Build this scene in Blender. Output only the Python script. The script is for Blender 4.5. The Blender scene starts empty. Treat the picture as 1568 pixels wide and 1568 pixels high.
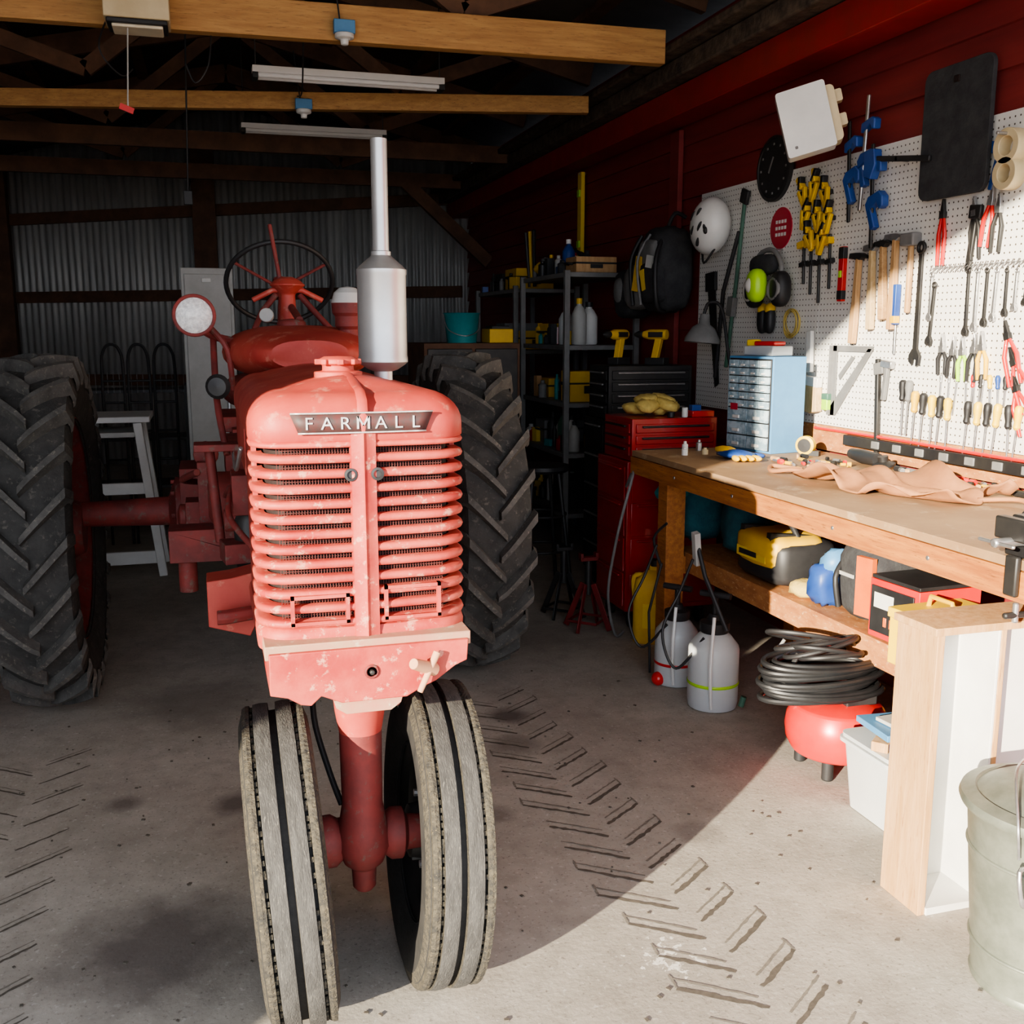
import bpy, bmesh, math, random
from mathutils import Vector, Matrix, Euler
random.seed(7)
sc=bpy.context.scene
R=math.radians
# ---------------------------------------------------------------- materials
def mk(name,c1,c2=None,rough=.6,metal=0.,scale=8.,bump=0.,bscale=None,c3=None,lo=.35,hi=.65,trans=0.,coat=0.,stretch=None,t3=(.56,.66)):
    m=bpy.data.materials.new(name);m.use_nodes=True
    nt=m.node_tree;N=nt.nodes;L=nt.links;bs=N['Principled BSDF']
    bs.inputs['Roughness'].default_value=rough;bs.inputs['Metallic'].default_value=metal
    c1=tuple(c1)+(1,)
    tc=N.new('ShaderNodeTexCoord');src=tc.outputs['Object']
    if stretch:
        mp=N.new('ShaderNodeMapping');mp.inputs['Scale'].default_value=stretch
        L.new(src,mp.inputs['Vector']);src=mp.outputs['Vector']
    if c2 is None: c2=tuple(x*.82 for x in c1[:3])
    nz=N.new('ShaderNodeTexNoise');nz.inputs['Scale'].default_value=scale;nz.inputs['Detail'].default_value=6;nz.inputs['Roughness'].default_value=.62
    L.new(src,nz.inputs['Vector'])
    cr=N.new('ShaderNodeValToRGB');cr.color_ramp.elements[0].position=lo;cr.color_ramp.elements[1].position=hi
    cr.color_ramp.elements[0].color=c1;cr.color_ramp.elements[1].color=tuple(c2)+(1,)
    L.new(nz.outputs['Fac'],cr.inputs['Fac']);col=cr.outputs['Color']
    if c3 is not None:
        n2=N.new('ShaderNodeTexNoise');n2.inputs['Scale'].default_value=scale*3.7;n2.inputs['Detail'].default_value=8;n2.inputs['Roughness'].default_value=.7
        L.new(src,n2.inputs['Vector'])
        r2=N.new('ShaderNodeValToRGB');r2.color_ramp.elements[0].position=t3[0];r2.color_ramp.elements[1].position=t3[1]
        L.new(n2.outputs['Fac'],r2.inputs['Fac'])
        mx=N.new('ShaderNodeMix');mx.data_type='RGBA'
        L.new(r2.outputs['Color'],mx.inputs[0]);L.new(col,mx.inputs[6]);mx.inputs[7].default_value=tuple(c3)+(1,)
        col=mx.outputs[2]
    L.new(col,bs.inputs['Base Color'])
    if bump>0:
        n3=N.new('ShaderNodeTexNoise');n3.inputs['Scale'].default_value=bscale or scale*5;n3.inputs['Detail'].default_value=6
        L.new(src,n3.inputs['Vector'])
        bp=N.new('ShaderNodeBump');bp.inputs['Strength'].default_value=bump;bp.inputs['Distance'].default_value=.01
        L.new(n3.outputs['Fac'],bp.inputs['Height']);L.new(bp.outputs['Normal'],bs.inputs['Normal'])
    if trans: bs.inputs['Transmission Weight'].default_value=trans
    if coat: bs.inputs['Coat Weight'].default_value=coat
    return m
paint=mk('tractor_paint',(.48,.085,.060),(.37,.042,.034),.55,scale=5,c3=(.50,.17,.12),bump=.05,bscale=60)
paintf=mk('tractor_paint_flaking',(.50,.100,.070),(.36,.036,.030),.58,scale=9,c3=(.56,.26,.19),bump=.08,bscale=70,t3=(.57,.64))
paintd=mk('tractor_paint_grimy',(.25,.040,.034),(.13,.026,.024),.65,scale=9,c3=(.15,.10,.08),bump=.1)
dusty=mk('tractor_paint_dusty',(.43,.17,.12),(.38,.26,.17),.8,scale=10,c3=(.46,.37,.26),bump=.08)
rubber=mk('rubber_worn',(.065,.062,.058),(.038,.037,.035),.85,scale=12,c3=(.12,.11,.095),bump=.3,bscale=80)
rubberl=mk('rubber_lug',(.12,.115,.107),(.068,.066,.062),.85,scale=15,c3=(.20,.18,.155),bump=.3,bscale=80)
rubberf=mk('rubber_front',(.082,.080,.075),(.045,.044,.042),.85,scale=30,c3=(.135,.128,.112),bump=.35,bscale=160,stretch=(2.5,.6,.6))
rubberd=mk('rubber_dark',(.02,.02,.02),(.038,.036,.034),.8,scale=20,bump=.2)
rubbert=mk('rubber_shoulder_dirty',(.03,.029,.027),(.085,.074,.052),.9,scale=70,bump=.7,bscale=150,c3=(.24,.19,.10),t3=(.6,.66))
black=mk('black_plastic',(.018,.018,.02),(.03,.03,.032),.5)
blackm=mk('black_metal',(.03,.03,.033),(.05,.048,.045),.45,metal=.4)
darkhole=mk('dark_mesh',(.022,.010,.009),(.012,.007,.007),.8,scale=200)
silver=mk('muffler_aluminium',(.62,.62,.61),(.50,.50,.50),.40,metal=.75,scale=5,bump=.02)
steel=mk('steel',(.55,.55,.56),(.4,.4,.41),.32,metal=.8,scale=30)
chrome=mk('chrome_letters',(.8,.8,.8),(.55,.5,.48),.3,metal=.5,scale=60)
galv=mk('galvanized',(.28,.30,.25),(.20,.22,.18),.45,metal=.45,scale=18,bump=.05)
plate=mk('nameplate_dark',(.10,.028,.026),(.05,.04,.04),.6,scale=50)
lens=mk('lamp_lens',(.80,.80,.77),(.5,.5,.5),.15,scale=90,bump=.5,bscale=120,coat=.6)
white=mk('white_paint',(.76,.76,.74),(.66,.66,.64),.55,scale=5)
whitep=mk('white_plastic',(.80,.80,.78),(.7,.7,.68),.35,scale=4)
transl=mk('translucent_plastic',(.82,.86,.86),(.74,.78,.80),.3,scale=5,trans=.35)
cream=mk('cream_plastic',(.72,.60,.38),(.62,.50,.30),.5)
wood=mk('raw_pine',(.60,.38,.20),(.48,.28,.12),.7,scale=5,stretch=(9,9,.8),c3=(.38,.20,.09),bump=.08)
woody=mk('raw_pine_y',(.60,.38,.19),(.46,.27,.12),.7,scale=5,stretch=(9,.8,9),c3=(.36,.2,.09),bump=.08)
beamw=mk('beam_wood',(.60,.34,.13),(.45,.23,.085),.7,scale=5,stretch=(.8,9,9),c3=(.30,.15,.06),bump=.1)
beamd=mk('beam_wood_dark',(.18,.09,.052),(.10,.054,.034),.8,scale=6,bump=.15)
benchw=mk('bench_edge_wood',(.54,.22,.055),(.35,.12,.033),.65,scale=5,stretch=(9,.8,9),c3=(.17,.065,.025),bump=.1)
hardb=mk('bench_hardboard',(.38,.245,.135),(.28,.165,.088),.6,scale=3,c3=(.44,.32,.20),bump=.03)
osb=mk('osb_strip',(.55,.25,.09),(.36,.14,.05),.7,scale=25,c3=(.62,.40,.22),stretch=(1,.4,1))
siding=mk('red_siding_paint',(.27,.038,.034),(.19,.026,.026),.6,scale=4,stretch=(1,.3,3),bump=.06)
redtrim=mk('red_trim_paint',(.36,.028,.025),(.28,.024,.022),.5)
roofedge=mk('weathered_roof_edge',(.14,.10,.07),(.05,.035,.028),.9,scale=14,bump=.8,bscale=30)
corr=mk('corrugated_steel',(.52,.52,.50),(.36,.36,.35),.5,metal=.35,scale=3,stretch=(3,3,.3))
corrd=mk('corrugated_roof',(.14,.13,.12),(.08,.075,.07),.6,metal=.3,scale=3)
redt=mk('tool_chest_red',(.42,.02,.022),(.34,.015,.018),.3,coat=.4)
redb=mk('bright_red_plastic',(.68,.025,.016),(.58,.018,.014),.3,coat=.3)
yel=mk('yellow_plastic',(.80,.50,.02),(.7,.42,.02),.45)
yelb=mk('yellow_bright',(.85,.60,.03),(.78,.53,.03),.45)
blue=mk('blue_plastic',(.03,.09,.32),(.02,.06,.25),.45)
blues=mk('blue_steel_cabinet',(.11,.30,.54),(.09,.25,.47),.45)
drawer=mk('clear_drawer',(.50,.63,.70),(.26,.38,.46),.25,scale=28,lo=.42,hi=.58)
teal=mk('teal_plastic',(.02,.30,.32),(.015,.22,.24),.5)
tealf=mk('teal_fabric',(.03,.14,.17),(.02,.09,.12),.9,scale=20,bump=.3)
green=mk('green_paint',(.08,.19,.13),(.05,.12,.09),.5)
lime=mk('lime_plastic',(.45,.80,.03),(.38,.7,.03),.4)
leather=mk('leather_tan',(.42,.20,.09),(.32,.145,.065),.8,scale=6,bump=.2)
orange=mk('mower_orange',(.75,.17,.03),(.65,.13,.02),.4)
fabric=mk('dark_fabric',(.05,.052,.055),(.03,.03,.035),.95,scale=15,bump=.3)
grey=mk('grey_plastic',(.22,.22,.22),(.16,.16,.16),.6)
greyl=mk('light_grey',(.5,.5,.48),(.42,.42,.4),.6)
hose=mk('hose_black',(.022,.023,.025),(.014,.014,.016),.45)
mud=mk('dried_mud',(.15,.13,.105),(.10,.088,.072),.95,scale=60)
mudl=mk('dried_mud_light',(.26,.235,.195),(.17,.155,.13),.95,scale=60)
stickr=mk('sticker_red',(.50,.03,.06),(.45,.03,.05),.5)
tubew=mk('lamp_tube_white',(.88,.88,.88),(.83,.83,.83),.4)
glove=mk('yellow_glove',(.66,.50,.15),(.5,.38,.12),.9,scale=20,bump=.3)
bristle=mk('bristle',(.72,.54,.30),(.57,.40,.20),.9,scale=60,stretch=(1,6,.5),bump=.4)
rust=mk('rusty_clay',(.26,.14,.09),(.16,.09,.06),.8)
# ---------------------------------------------------------------- builder
class Bd:
    def __init__(s,name,parent=None):
        s.name=name;s.bm=bmesh.new();s.mats=[];s.parent=parent
    def mi(s,m):
        if m not in s.mats:s.mats.append(m)
        return s.mats.index(m)
    def add(s,vs,fs,m):
        i=s.mi(m);V=[s.bm.verts.new(v) for v in vs]
        for f in fs:
            try:
                F=s.bm.faces.new([V[k] for k in f]);F.material_index=i
            except Exception: pass
        return V
    def box(s,c,sz,m,rot=(0,0,0)):
        c=Vector(c);E=Euler([R(a) for a in rot]).to_matrix()
        vs=[c+E@Vector((x*sz[0]/2,y*sz[1]/2,z*sz[2]/2)) for x in(-1,1) for y in(-1,1) for z in(-1,1)]
        s.add(vs,[(0,1,3,2),(4,6,7,5),(0,4,5,1),(2,3,7,6),(0,2,6,4),(1,5,7,3)],m);return s
    def bb(s,x0,x1,y0,y1,z0,z1,m):
        return s.box(((x0+x1)/2,(y0+y1)/2,(z0+z1)/2),(abs(x1-x0),abs(y1-y0),abs(z1-z0)),m)
    def ring(s,c,u,v,r,seg):
        return [c+u*(r*math.cos(2*math.pi*k/seg))+v*(r*math.sin(2*math.pi*k/seg)) for k in range(seg)]
    def fr(s,ax):
        ax=Vector(ax).normalized();h=Vector((0,0,1)) if abs(ax.z)<.9 else Vector((1,0,0))
        u=ax.cross(h).normalized();return u,ax.cross(u).normalized(),ax
    def lathe(s,o,ax,prof,m,seg=28,ms=None,caps=True):
        o=Vector(o);u,v,a=s.fr(ax);vs=[]
        for r,h in prof: vs+=s.ring(o+a*h,u,v,max(r,1e-4),seg)
        V=[s.bm.verts.new(q) for q in vs]
        for j in range(len(prof)-1):
            i=s.mi(ms[j] if ms else m)
            for k in range(seg):
                f=s.bm.faces.new((V[j*seg+k],V[j*seg+(k+1)%seg],V[(j+1)*seg+(k+1)%seg],V[(j+1)*seg+k]));f.material_index=i
        if caps:
            for j,rev in((0,True),(len(prof)-1,False)):
                if prof[j][0]>1e-3:
                    L_=[V[j*seg+k] for k in range(seg)]
                    f=s.bm.faces.new(L_[::-1] if rev else L_);f.material_index=s.mi(m)
        return s
    def cyl(s,a,b,r,m,r2=None,seg=16):
        a=Vector(a);b=Vector(b);return s.lathe(a,b-a,[(r,0),(r if r2 is None else r2,(b-a).length)],m,seg)
    def tube(s,pts,r,m,seg=8,closed=False,smooth=0):
        P=[Vector(p) for p in pts]
        if smooth:
            Q=[];n=len(P)
            rng=n if closed else n-1
            for i in range(rng):
                p0=P[(i-1)%n] if (closed or i>0) else P[i];p1=P[i];p2=P[(i+1)%n];p3=P[(i+2)%n] if (closed or i+2<n) else P[(i+1)%n]
                for k in range(smooth):
                    t=k/smooth
                    Q.append(.5*((2*p1)+(p2-p0)*t+(2*p0-5*p1+4*p2-p3)*t*t+(3*p1-p0-3*p2+p3)*t**3))
            if not closed:Q.append(P[-1])
            P=Q
        n=len(P);rings=[];pu=None
        for i in range(n):
            if closed: d=P[(i+1)%n]-P[i-1]
            else: d=P[min(i+1,n-1)]-P[max(i-1,0)]
            if d.length<1e-9:d=Vector((0,0,1))
            d.normalize()
            if pu is None: u,v,_=s.fr(d)
            else:
                u=pu-d*pu.dot(d)
                if u.length<1e-6:u,v,_=s.fr(d)
                u.normalize();v=d.cross(u)
            pu=u
            rr=r[i] if isinstance(r,list) else r
            rings.append([s.bm.verts.new(q) for q in s.ring(P[i],u,v,rr,seg)])
        im=s.mi(m)
        for i in range(n if closed else n-1):
            A=rings[i];B=rings[(i+1)%n]
            for k in range(seg):
                f=s.bm.faces.new((A[k],A[(k+1)%seg],B[(k+1)%seg],B[k]));f.material_index=im
        if not closed:
            for A,rev in((rings[0],True),(rings[-1],False)):
                f=s.bm.faces.new(A[::-1] if rev else A);f.material_index=im
        return s
    def torus(s,c,ax,R0,r,m,seg=36,sg=8,sq=1.):
        c=Vector(c);u,v,a=s.fr(ax)
        return s.tube([c+u*R0*math.cos(2*math.pi*k/seg)+v*R0*sq*math.sin(2*math.pi*k/seg) for k in range(seg)],r,m,sg,True)
    def sph(s,c,r,m,seg=18,rg=10,rot=(0,0,0),pw=1.,noise=0):
        c=Vector(c);E=Euler([R(a) for a in rot]).to_matrix()
        if not isinstance(r,(tuple,list)):r=(r,r,r)
        rows=[]
        sp=lambda x:math.copysign(abs(x)**pw,x)
        for j in range(rg+1):
            ph=-math.pi/2+math.pi*j/rg
            row=[]
            for k in range(seg):
                th=2*math.pi*k/seg;n_=1+noise*(random.random()-.5)
                row.append(s.bm.verts.new(c+E@Vector((r[0]*sp(math.cos(ph))*sp(math.cos(th))*n_,r[1]*sp(math.cos(ph))*sp(math.sin(th))*n_,r[2]*sp(math.sin(ph))*n_))))
            rows.append(row)
        im=s.mi(m)
        for j in range(rg):
            for k in range(seg):
                f=s.bm.faces.new((rows[j][k],rows[j][(k+1)%seg],rows[j+1][(k+1)%seg],rows[j+1][k]));f.material_index=im
        return s
    def prism(s,pts,o,ux,uy,t,m):
        o=Vector(o);ux=Vector(ux);uy=Vector(uy);uz=ux.cross(uy).normalized();n=len(pts)
        vs=[o+ux*a+uy*b for a,b in pts]+[o+ux*a+uy*b+uz*t for a,b in pts]
        s.add(vs,[tuple(range(n))[::-1],tuple(range(n,2*n))]+[(k,(k+1)%n,n+(k+1)%n,n+k) for k in range(n)],m);return s
    def skin(s,rings,m,closed=False,flip=False):
        V=[[s.bm.verts.new(q) for q in r] for r in rings];im=s.mi(m)
        for j in range(len(V)-1):
            n=len(V[j])
            for k in range(n if closed else n-1):
                q=(V[j][k],V[j][(k+1)%n],V[j+1][(k+1)%n],V[j+1][k])
                f=s.bm.faces.new(q[::-1] if flip else q);f.material_index=im
        return V
    def done(s,bevel=0,sub=0,ang=38,weld=True,solid=0):
        if weld: bmesh.ops.remove_doubles(s.bm,verts=s.bm.verts,dist=2e-5)
        bmesh.ops.recalc_face_normals(s.bm,faces=s.bm.faces)
        me=bpy.data.meshes.new(s.name);s.bm.to_mesh(me);s.bm.free()
        for m in s.mats:me.materials.append(m)
        me.shade_smooth();me.set_sharp_from_angle(angle=R(ang))
        ob=bpy.data.objects.new(s.name,me);sc.collection.objects.link(ob)
        if solid:
            mo=ob.modifiers.new('solid','SOLIDIFY');mo.thickness=solid
        if bevel:
            mo=ob.modifiers.new('bevel','BEVEL');mo.width=bevel;mo.segments=2;mo.limit_method='ANGLE';mo.angle_limit=R(40)
        if sub:
            mo=ob.modifiers.new('sub','SUBSURF');mo.levels=sub;mo.render_levels=sub
        if s.parent:ob.parent=s.parent
        return ob
def empty(name):
    e=bpy.data.objects.new(name,None);sc.collection.objects.link(e);return e
def V3(*a):return Vector(a)
# ---------------------------------------------------------------- room
def floor_mat():
    m=bpy.data.materials.new('concrete');m.use_nodes=True
    nt=m.node_tree;N=nt.nodes;L=nt.links;bs=N['Principled BSDF'];bs.inputs['Roughness'].default_value=.8
    tc=N.new('ShaderNodeTexCoord');o=tc.outputs['Object']
    def noise(sc_,d=8,r=.6):
        n=N.new('ShaderNodeTexNoise');n.inputs['Scale'].default_value=sc_;n.inputs['Detail'].default_value=d;n.inputs['Roughness'].default_value=r
        L.new(o,n.inputs['Vector']);return n.outputs['Fac']
    def ramp(f,a,b,ca,cb):
        r=N.new('ShaderNodeValToRGB');r.color_ramp.elements[0].position=a;r.color_ramp.elements[1].position=b
        r.color_ramp.elements[0].color=ca;r.color_ramp.elements[1].color=cb;L.new(f,r.inputs['Fac']);return r.outputs['Color']
    def mix(f,a,b):
        x=N.new('ShaderNodeMix');x.data_type='RGBA'
        if isinstance(f,float):x.inputs[0].default_value=f
        else:L.new(f,x.inputs[0])
        for i,q in((6,a),(7,b)):
            if isinstance(q,tuple):x.inputs[i].default_value=q
            else:L.new(q,x.inputs[i])
        return x.outputs[2]
    col=ramp(noise(1.6),.3,.7,(.50,.465,.41,1),(.38,.35,.30,1))
    col=mix(ramp(noise(4),.45,.7,(0,0,0,1),(.5,.5,.5,1)),col,(.30,.27,.235,1))
    col=mix(ramp(noise(14),.45,.75,(0,0,0,1),(.5,.5,.5,1)),col,(.26,.235,.20,1))
    col=mix(ramp(noise(90,4),.58,.70,(0,0,0,1),(.65,.65,.65,1)),col,(.15,.135,.115,1))
    col=mix(ramp(noise(55,4),.60,.68,(0,0,0,1),(.5,.5,.5,1)),col,(.62,.60,.56,1))
    nf=noise(9)
    for x,y,r,st in((-.17,2.45,.30,.8),(.02,3.2,.10,.8),(1.08,3.69,.10,.9),(1.02,3.4,.12,.5),(-.32,3.3,.07,.7),(.5,2.75,.3,.4),(-.1,4.2,.35,.5),(1.5,4.7,.5,.35),(1.35,2.6,.10,.4),(.8,2.9,.08,.5)):
        d=N.new('ShaderNodeVectorMath');d.operation='DISTANCE';L.new(o,d.inputs[0]);d.inputs[1].default_value=(x,y,0)
        a=N.new('ShaderNodeMath');a.operation='MULTIPLY_ADD';L.new(nf,a.inputs[0]);a.inputs[1].default_value=r*.9;a.inputs[2].default_value=-r*.45
        b=N.new('ShaderNodeMath');b.operation='ADD';L.new(d.outputs['Value'],b.inputs[0]);L.new(a.outputs[0],b.inputs[1])
        mr=N.new('ShaderNodeMapRange');mr.inputs[1].default_value=r*.35;mr.inputs[2].default_value=r;mr.inputs[3].default_value=st;mr.inputs[4].default_value=0
        L.new(b.outputs[0],mr.inputs[0]);col=mix(mr.outputs[0],col,(.13,.11,.10,1))
    d=N.new('ShaderNodeVectorMath');d.operation='DISTANCE';L.new(o,d.inputs[0]);d.inputs[1].default_value=(1.01,2.06,0)
    mr=N.new('ShaderNodeMapRange');mr.inputs[1].default_value=.05;mr.inputs[2].default_value=.18;mr.inputs[3].default_value=.07;mr.inputs[4].default_value=-.2
    L.new(d.outputs['Value'],mr.inputs[0])
    s2=N.new('ShaderNodeMath');s2.operation='ADD';L.new(noise(34,5),s2.inputs[0]);L.new(mr.outputs[0],s2.inputs[1])
    col=mix(ramp(s2.outputs[0],.60,.63,(0,0,0,1),(1,1,1,1)),col,(.78,.76,.70,1))
    L.new(col,bs.inputs['Base Color'])
    bp=N.new('ShaderNodeBump');bp.inputs['Strength'].default_value=.35;bp.inputs['Distance'].default_value=.004
    L.new(noise(60,6),bp.inputs['Height']);L.new(bp.outputs['Normal'],bs.inputs['Normal'])
    return m
fm=floor_mat()
b=Bd('floor');b.bb(-3.5,3.2,-.6,14.2,-.1,0,fm);b.done()
gm=mk('gravel',(.46,.42,.36),(.34,.31,.27),.9,scale=6,c3=(.52,.50,.46))
b=Bd('ground_outside');b.bb(-30,30,-40,-.6,-.2,-.06,gm);b.done()
b=Bd('wall_right')
y0,y1=-.3,11.4
zz=0
pr=[]
while zz<3.1:
    pr.append((2.735,zz));pr.append((2.752,zz+.149));pr.append((2.735,zz+.15));zz+=.15
b.skin([[V3(x,y0,z) for x,z in pr],[V3(x,y1,z) for x,z in pr]],siding)
b.bb(2.76,2.9,y0,y1,0,3.2,siding);b.done(weld=False)
b=Bd('trim_1');b.bb(2.70,2.733,5.70,5.82,0,2.64,siding);b.done(.004)
b=Bd('trim_2');b.bb(2.53,2.56,-.3,11,2.65,2.80,redtrim);b.bb(2.56,2.733,-.3,11,2.66,2.685,redtrim);b.done(.004)
b=Bd('trim_3');b.bb(2.44,2.62,-.3,11,2.805,2.90,roofedge);b.bb(2.36,2.56,-.3,11,2.905,2.945,roofedge);b.done(.01)
def corrug(name,p0,p1,z0,z1,mat,pitch=.076,amp=.012):
    b=Bd(name);p0=Vector(p0);p1=Vector(p1);d=p1-p0;Ln=d.length;d.normalize();n=V3(-d.y,d.x,0)
    k=int(Ln/pitch*6);A=[];C=[]
    for i in range(k+1):
        q=p0+d*(Ln*i/k)+n*(amp*math.sin(2*math.pi*i/6))
        A.append(V3(q.x,q.y,z0));C.append(V3(q.x,q.y,z1))
    b.skin([A,C],mat);return b.done(ang=80,solid=.004)
corrug('wall_back',(2.78,10.9,0),(-3.5,13.25,0),0,3.95,corr)
corrug('wall_left',(-3.4,-.3,0),(-3.4,13.3,0),0,3.0,corr)
dv=(V3(-3.5,13.25,0)-V3(2.78,10.9,0)).normalized();nv=V3(dv.y,-dv.x,0)
if nv.y>0:nv=-nv
def backpt(t,off,z):
    q=V3(2.78,10.9,0)+dv*t+nv*off;return V3(q.x,q.y,z)
def beam(b,p,q,w,h,m):
    p=Vector(p);q=Vector(q);d=(q-p);L_=d.length;d.normalize()
    u=d.cross(V3(0,0,1))
    if u.length<.01:u=V3(1,0,0)
    u.normalize();v=u.cross(d)
    vs=[p+d*(L_*e)+u*(a*w/2)+v*(c*h/2) for e in(0,1) for a in(-1,1) for c in(-1,1)]
    b.add(vs,[(0,1,3,2),(4,6,7,5),(0,4,5,1),(2,3,7,6),(0,2,6,4),(1,5,7,3)],m)
b=Bd('wall_back_girts')
for zr,zl in((2.86,2.62),(1.90,1.83),(.95,.95)):
    beam(b,backpt(.1,.05,zr),backpt(6.6,.05,zl),.05,.12,beamd)
b.done(.003)
b=Bd('wall_back_posts')
for t in(2.85,5.15):
    beam(b,backpt(t,.14,0),backpt(t,.14,3.5),.24,.2,beamd)
b.done(.005)
ridge=(.3,3.85)
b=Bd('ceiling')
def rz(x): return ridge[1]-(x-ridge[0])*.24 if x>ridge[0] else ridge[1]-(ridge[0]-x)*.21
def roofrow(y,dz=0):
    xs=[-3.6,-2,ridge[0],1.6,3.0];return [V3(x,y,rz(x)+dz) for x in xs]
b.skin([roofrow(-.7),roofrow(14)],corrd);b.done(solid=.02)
b=Bd('ceiling_rafters')
for y in(2.6,3.9,5.2,6.9,8.4,10.):
    for xa,xb in((-3.4,ridge[0]),(ridge[0],2.6)):
        beam(b,(xa,y,rz(xa)-.10),(xb,y,rz(xb)-.10),.05,.15,beamd)
    if y>5:
        beam(b,(1.3,y+.03,3.03),(2.1,y+.03,rz(2.1)-.1),.04,.09,beamd)
        beam(b,(1.3,y+.03,3.03),(.4,y+.03,rz(.4)-.15),.04,.09,beamd)
        beam(b,(-.6,y+.03,3.03),(.2,y+.03,rz(.2)-.15),.04,.09,beamd)
        beam(b,(-.6,y+.03,3.03),(-1.6,y+.03,rz(-1.6)-.1),.04,.09,beamd)
    if y>7.5: beam(b,(-3.3,y,2.9),(2.5,y,2.9),.05,.13,beamd)
for x in(-2.8,-2.,-1.2,-.4,1.,1.7,2.3):
    beam(b,(x,-.2,rz(x)-.03),(x,12.5,rz(x)-.03),.09,.05,beamd)
beam(b,(2.66,-.2,2.99),(2.66,11,2.99),.1,.10,beamd)
beam(b,(2.72,10.0,2.15),(1.9,10.0,2.88),.07,.12,beamd)
b.done()
b=Bd('roof_beam');beam(b,(-3.35,5.30,2.92),(2.34,5.16,2.925),.07,.165,beamw);b.done(.004)
b=Bd('roof_beam');beam(b,(-3.35,7.5,2.85),(2.34,6.25,2.86),.07,.10,beamw);b.done(.004)
b=Bd('wall_front')
b.bb(-3.5,-2.86,-.42,-.30,0,3.6,siding)
b.bb(-2.86,2.9,-.42,-.30,3.17,4.0,siding)
b.done()
# ---------------------------------------------------------------- TRACTOR
tr=empty('tractor');TX=.286
YF=1.985;HW=.214
def U(d=0,back=2.1,yf=None,rc=.065,w=None,nf=12,bow=.014):
    yf=YF if yf is None else yf;w=HW if w is None else w
    w=w-d;y0=yf+d;rc=max(rc-d*.5,.02);P=[]
    for k in range(3): P.append((-w,back+(y0+rc-back)*k/3))
    for k in range(7):
        a=math.pi/2*k/6;P.append((-w+rc-rc*math.cos(a),y0+rc-rc*math.sin(a)))
    xs=w-rc
    for k in range(1,nf): P.append((-xs+2*xs*k/nf,y0))
    for k in range(7):
        a=math.pi/2*(1-k/6);P.append((w-rc+rc*math.cos(a),y0+rc-rc*math.sin(a)))
    for k in range(1,4): P.append((w,y0+rc+(back-y0-rc)*k/3))
    return [(x,y+bow*(x/w)**2) for x,y in P]
def Ur(z,**k): return [V3(TX+x,y,z) for x,y in U(**k)]
b=Bd('hood',tr)
rr=.075;BK=3.02;rings=[Ur(1.285,d=.004,back=BK),Ur(1.29,d=0,back=BK)]
for s_ in range(0,9):
    a=math.pi/2*s_/8
    rings.append(Ur(1.315+.065*math.sin(a),d=rr*(1-math.cos(a)),back=BK))
last=rings[-1]
for f in(.8,.6,.4,.2,.0):
    rings.append([V3(TX+(q.x-TX)*f,q.y+( (1-f)*.10 if q.y<BK-.3 else 0),1.38+.026*(1-f**1.6)) for q in last])
b.skin(rings,paint)
for s_ in(-1,1):
    b.bb(TX+s_*HW-.006*s_,TX+s_*(HW-.016),2.10,2.42,.90,1.285,paint)
    b.bb(TX+s_*(HW-.004),TX+s_*(HW-.016),2.42,BK,1.17,1.285,paint)
seam=[]
for y,z in((1.982,1.30),(1.980,1.335),(1.99,1.365),(2.012,1.382),(2.06,1.388),(2.12,1.40),(2.19,1.408)):
    seam.append([V3(TX+x,y-(.006 if z<1.37 else 0)+(.004 if x else 0),z+(.005 if z>1.37 and x==0 else .001)) for x in(-.010,0,.010)])
b.skin(seam,paint)
b.done(ang=50)
b=Bd('radiator_cap',tr)
b.lathe((TX-.012,2.25,1.395),(0,0,1),[(.052,0),(.052,.016),(.034,.018),(.034,.03),(.042,.032),(.042,.042),(.03,.048),(0,.049)],paint,20)
for k in range(4):b.box((TX-.012,2.25,1.432),(.1,.014,.012),paint,(0,0,45*k))
b.done(.002)
b=Bd('grille',tr)
n=12;z0=.925;pit=.0298
for k in range(n+1):
    zb=z0+pit*k-.0082;hh=.0164
    if k==n:hh=.012
    r=[Ur(zb+hh*t,d=d,back=2.12) for t,d in((0,.026),(.0,.006),(.12,.001),(.5,-.0012),(.88,.001),(1.,.006),(1,.026))]
    b.skin(r,paintf)
r=[Ur(z_,d=d,back=2.42) for z_,d in((.865,.012),(.868,.002),(.90,.0),(.914,.004),(.918,.02))]
b.skin(r,paintf)
def fy(x): return YF+.014*(x/HW)**2
prf=[(-.026,.012),(-.024,-.004),(-.005,-.007),(0,-.012),(.005,-.007),(.024,-.004),(.026,.012)]
b.skin([[V3(TX+x,YF+y,z) for x,y in prf] for z in(.86,1.303)],paintf)
for xa,xb,za,zc in((-.150,-.035,.925,.985),(.035,.150,.925,.995)):
    t=.007
    for q in((xa,xb,za,za+t),(xa,xb,zc-t,zc),(xa,xa+t,za,zc),(xb-t,xb,za,zc)):
        b.bb(TX+q[0],TX+q[1],YF-.005,YF+.01,q[2],q[3],paintf)
for x in(-.026,.026):
    b.lathe((TX+x,YF-.004,1.222),(0,-1,0),[(.013,0),(.013,.003),(.008,.004),(.008,-.004),(0,-.004)],black,16)
b.done(ang=60)
b=Bd('grille_mesh',tr);b.skin([Ur(.87,d=.030,back=2.12),Ur(1.30,d=.030,back=2.12)],darkhole);b.done(ang=80)
b=Bd('grille_wires',tr)
wm=mk('mesh_wire',(.13,.030,.024),(.07,.018,.016),.7)
x=-.165
while x<.165:
    b.bb(TX+x,TX+x+.0013,fy(x)+.021,fy(x)+.023,.90,1.29,wm);x+=.0056
z=.91
while z<1.29:
    b.bb(TX-.16,TX+.16,YF+.027,YF+.0285,z,z+.0012,wm);z+=.0056
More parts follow.
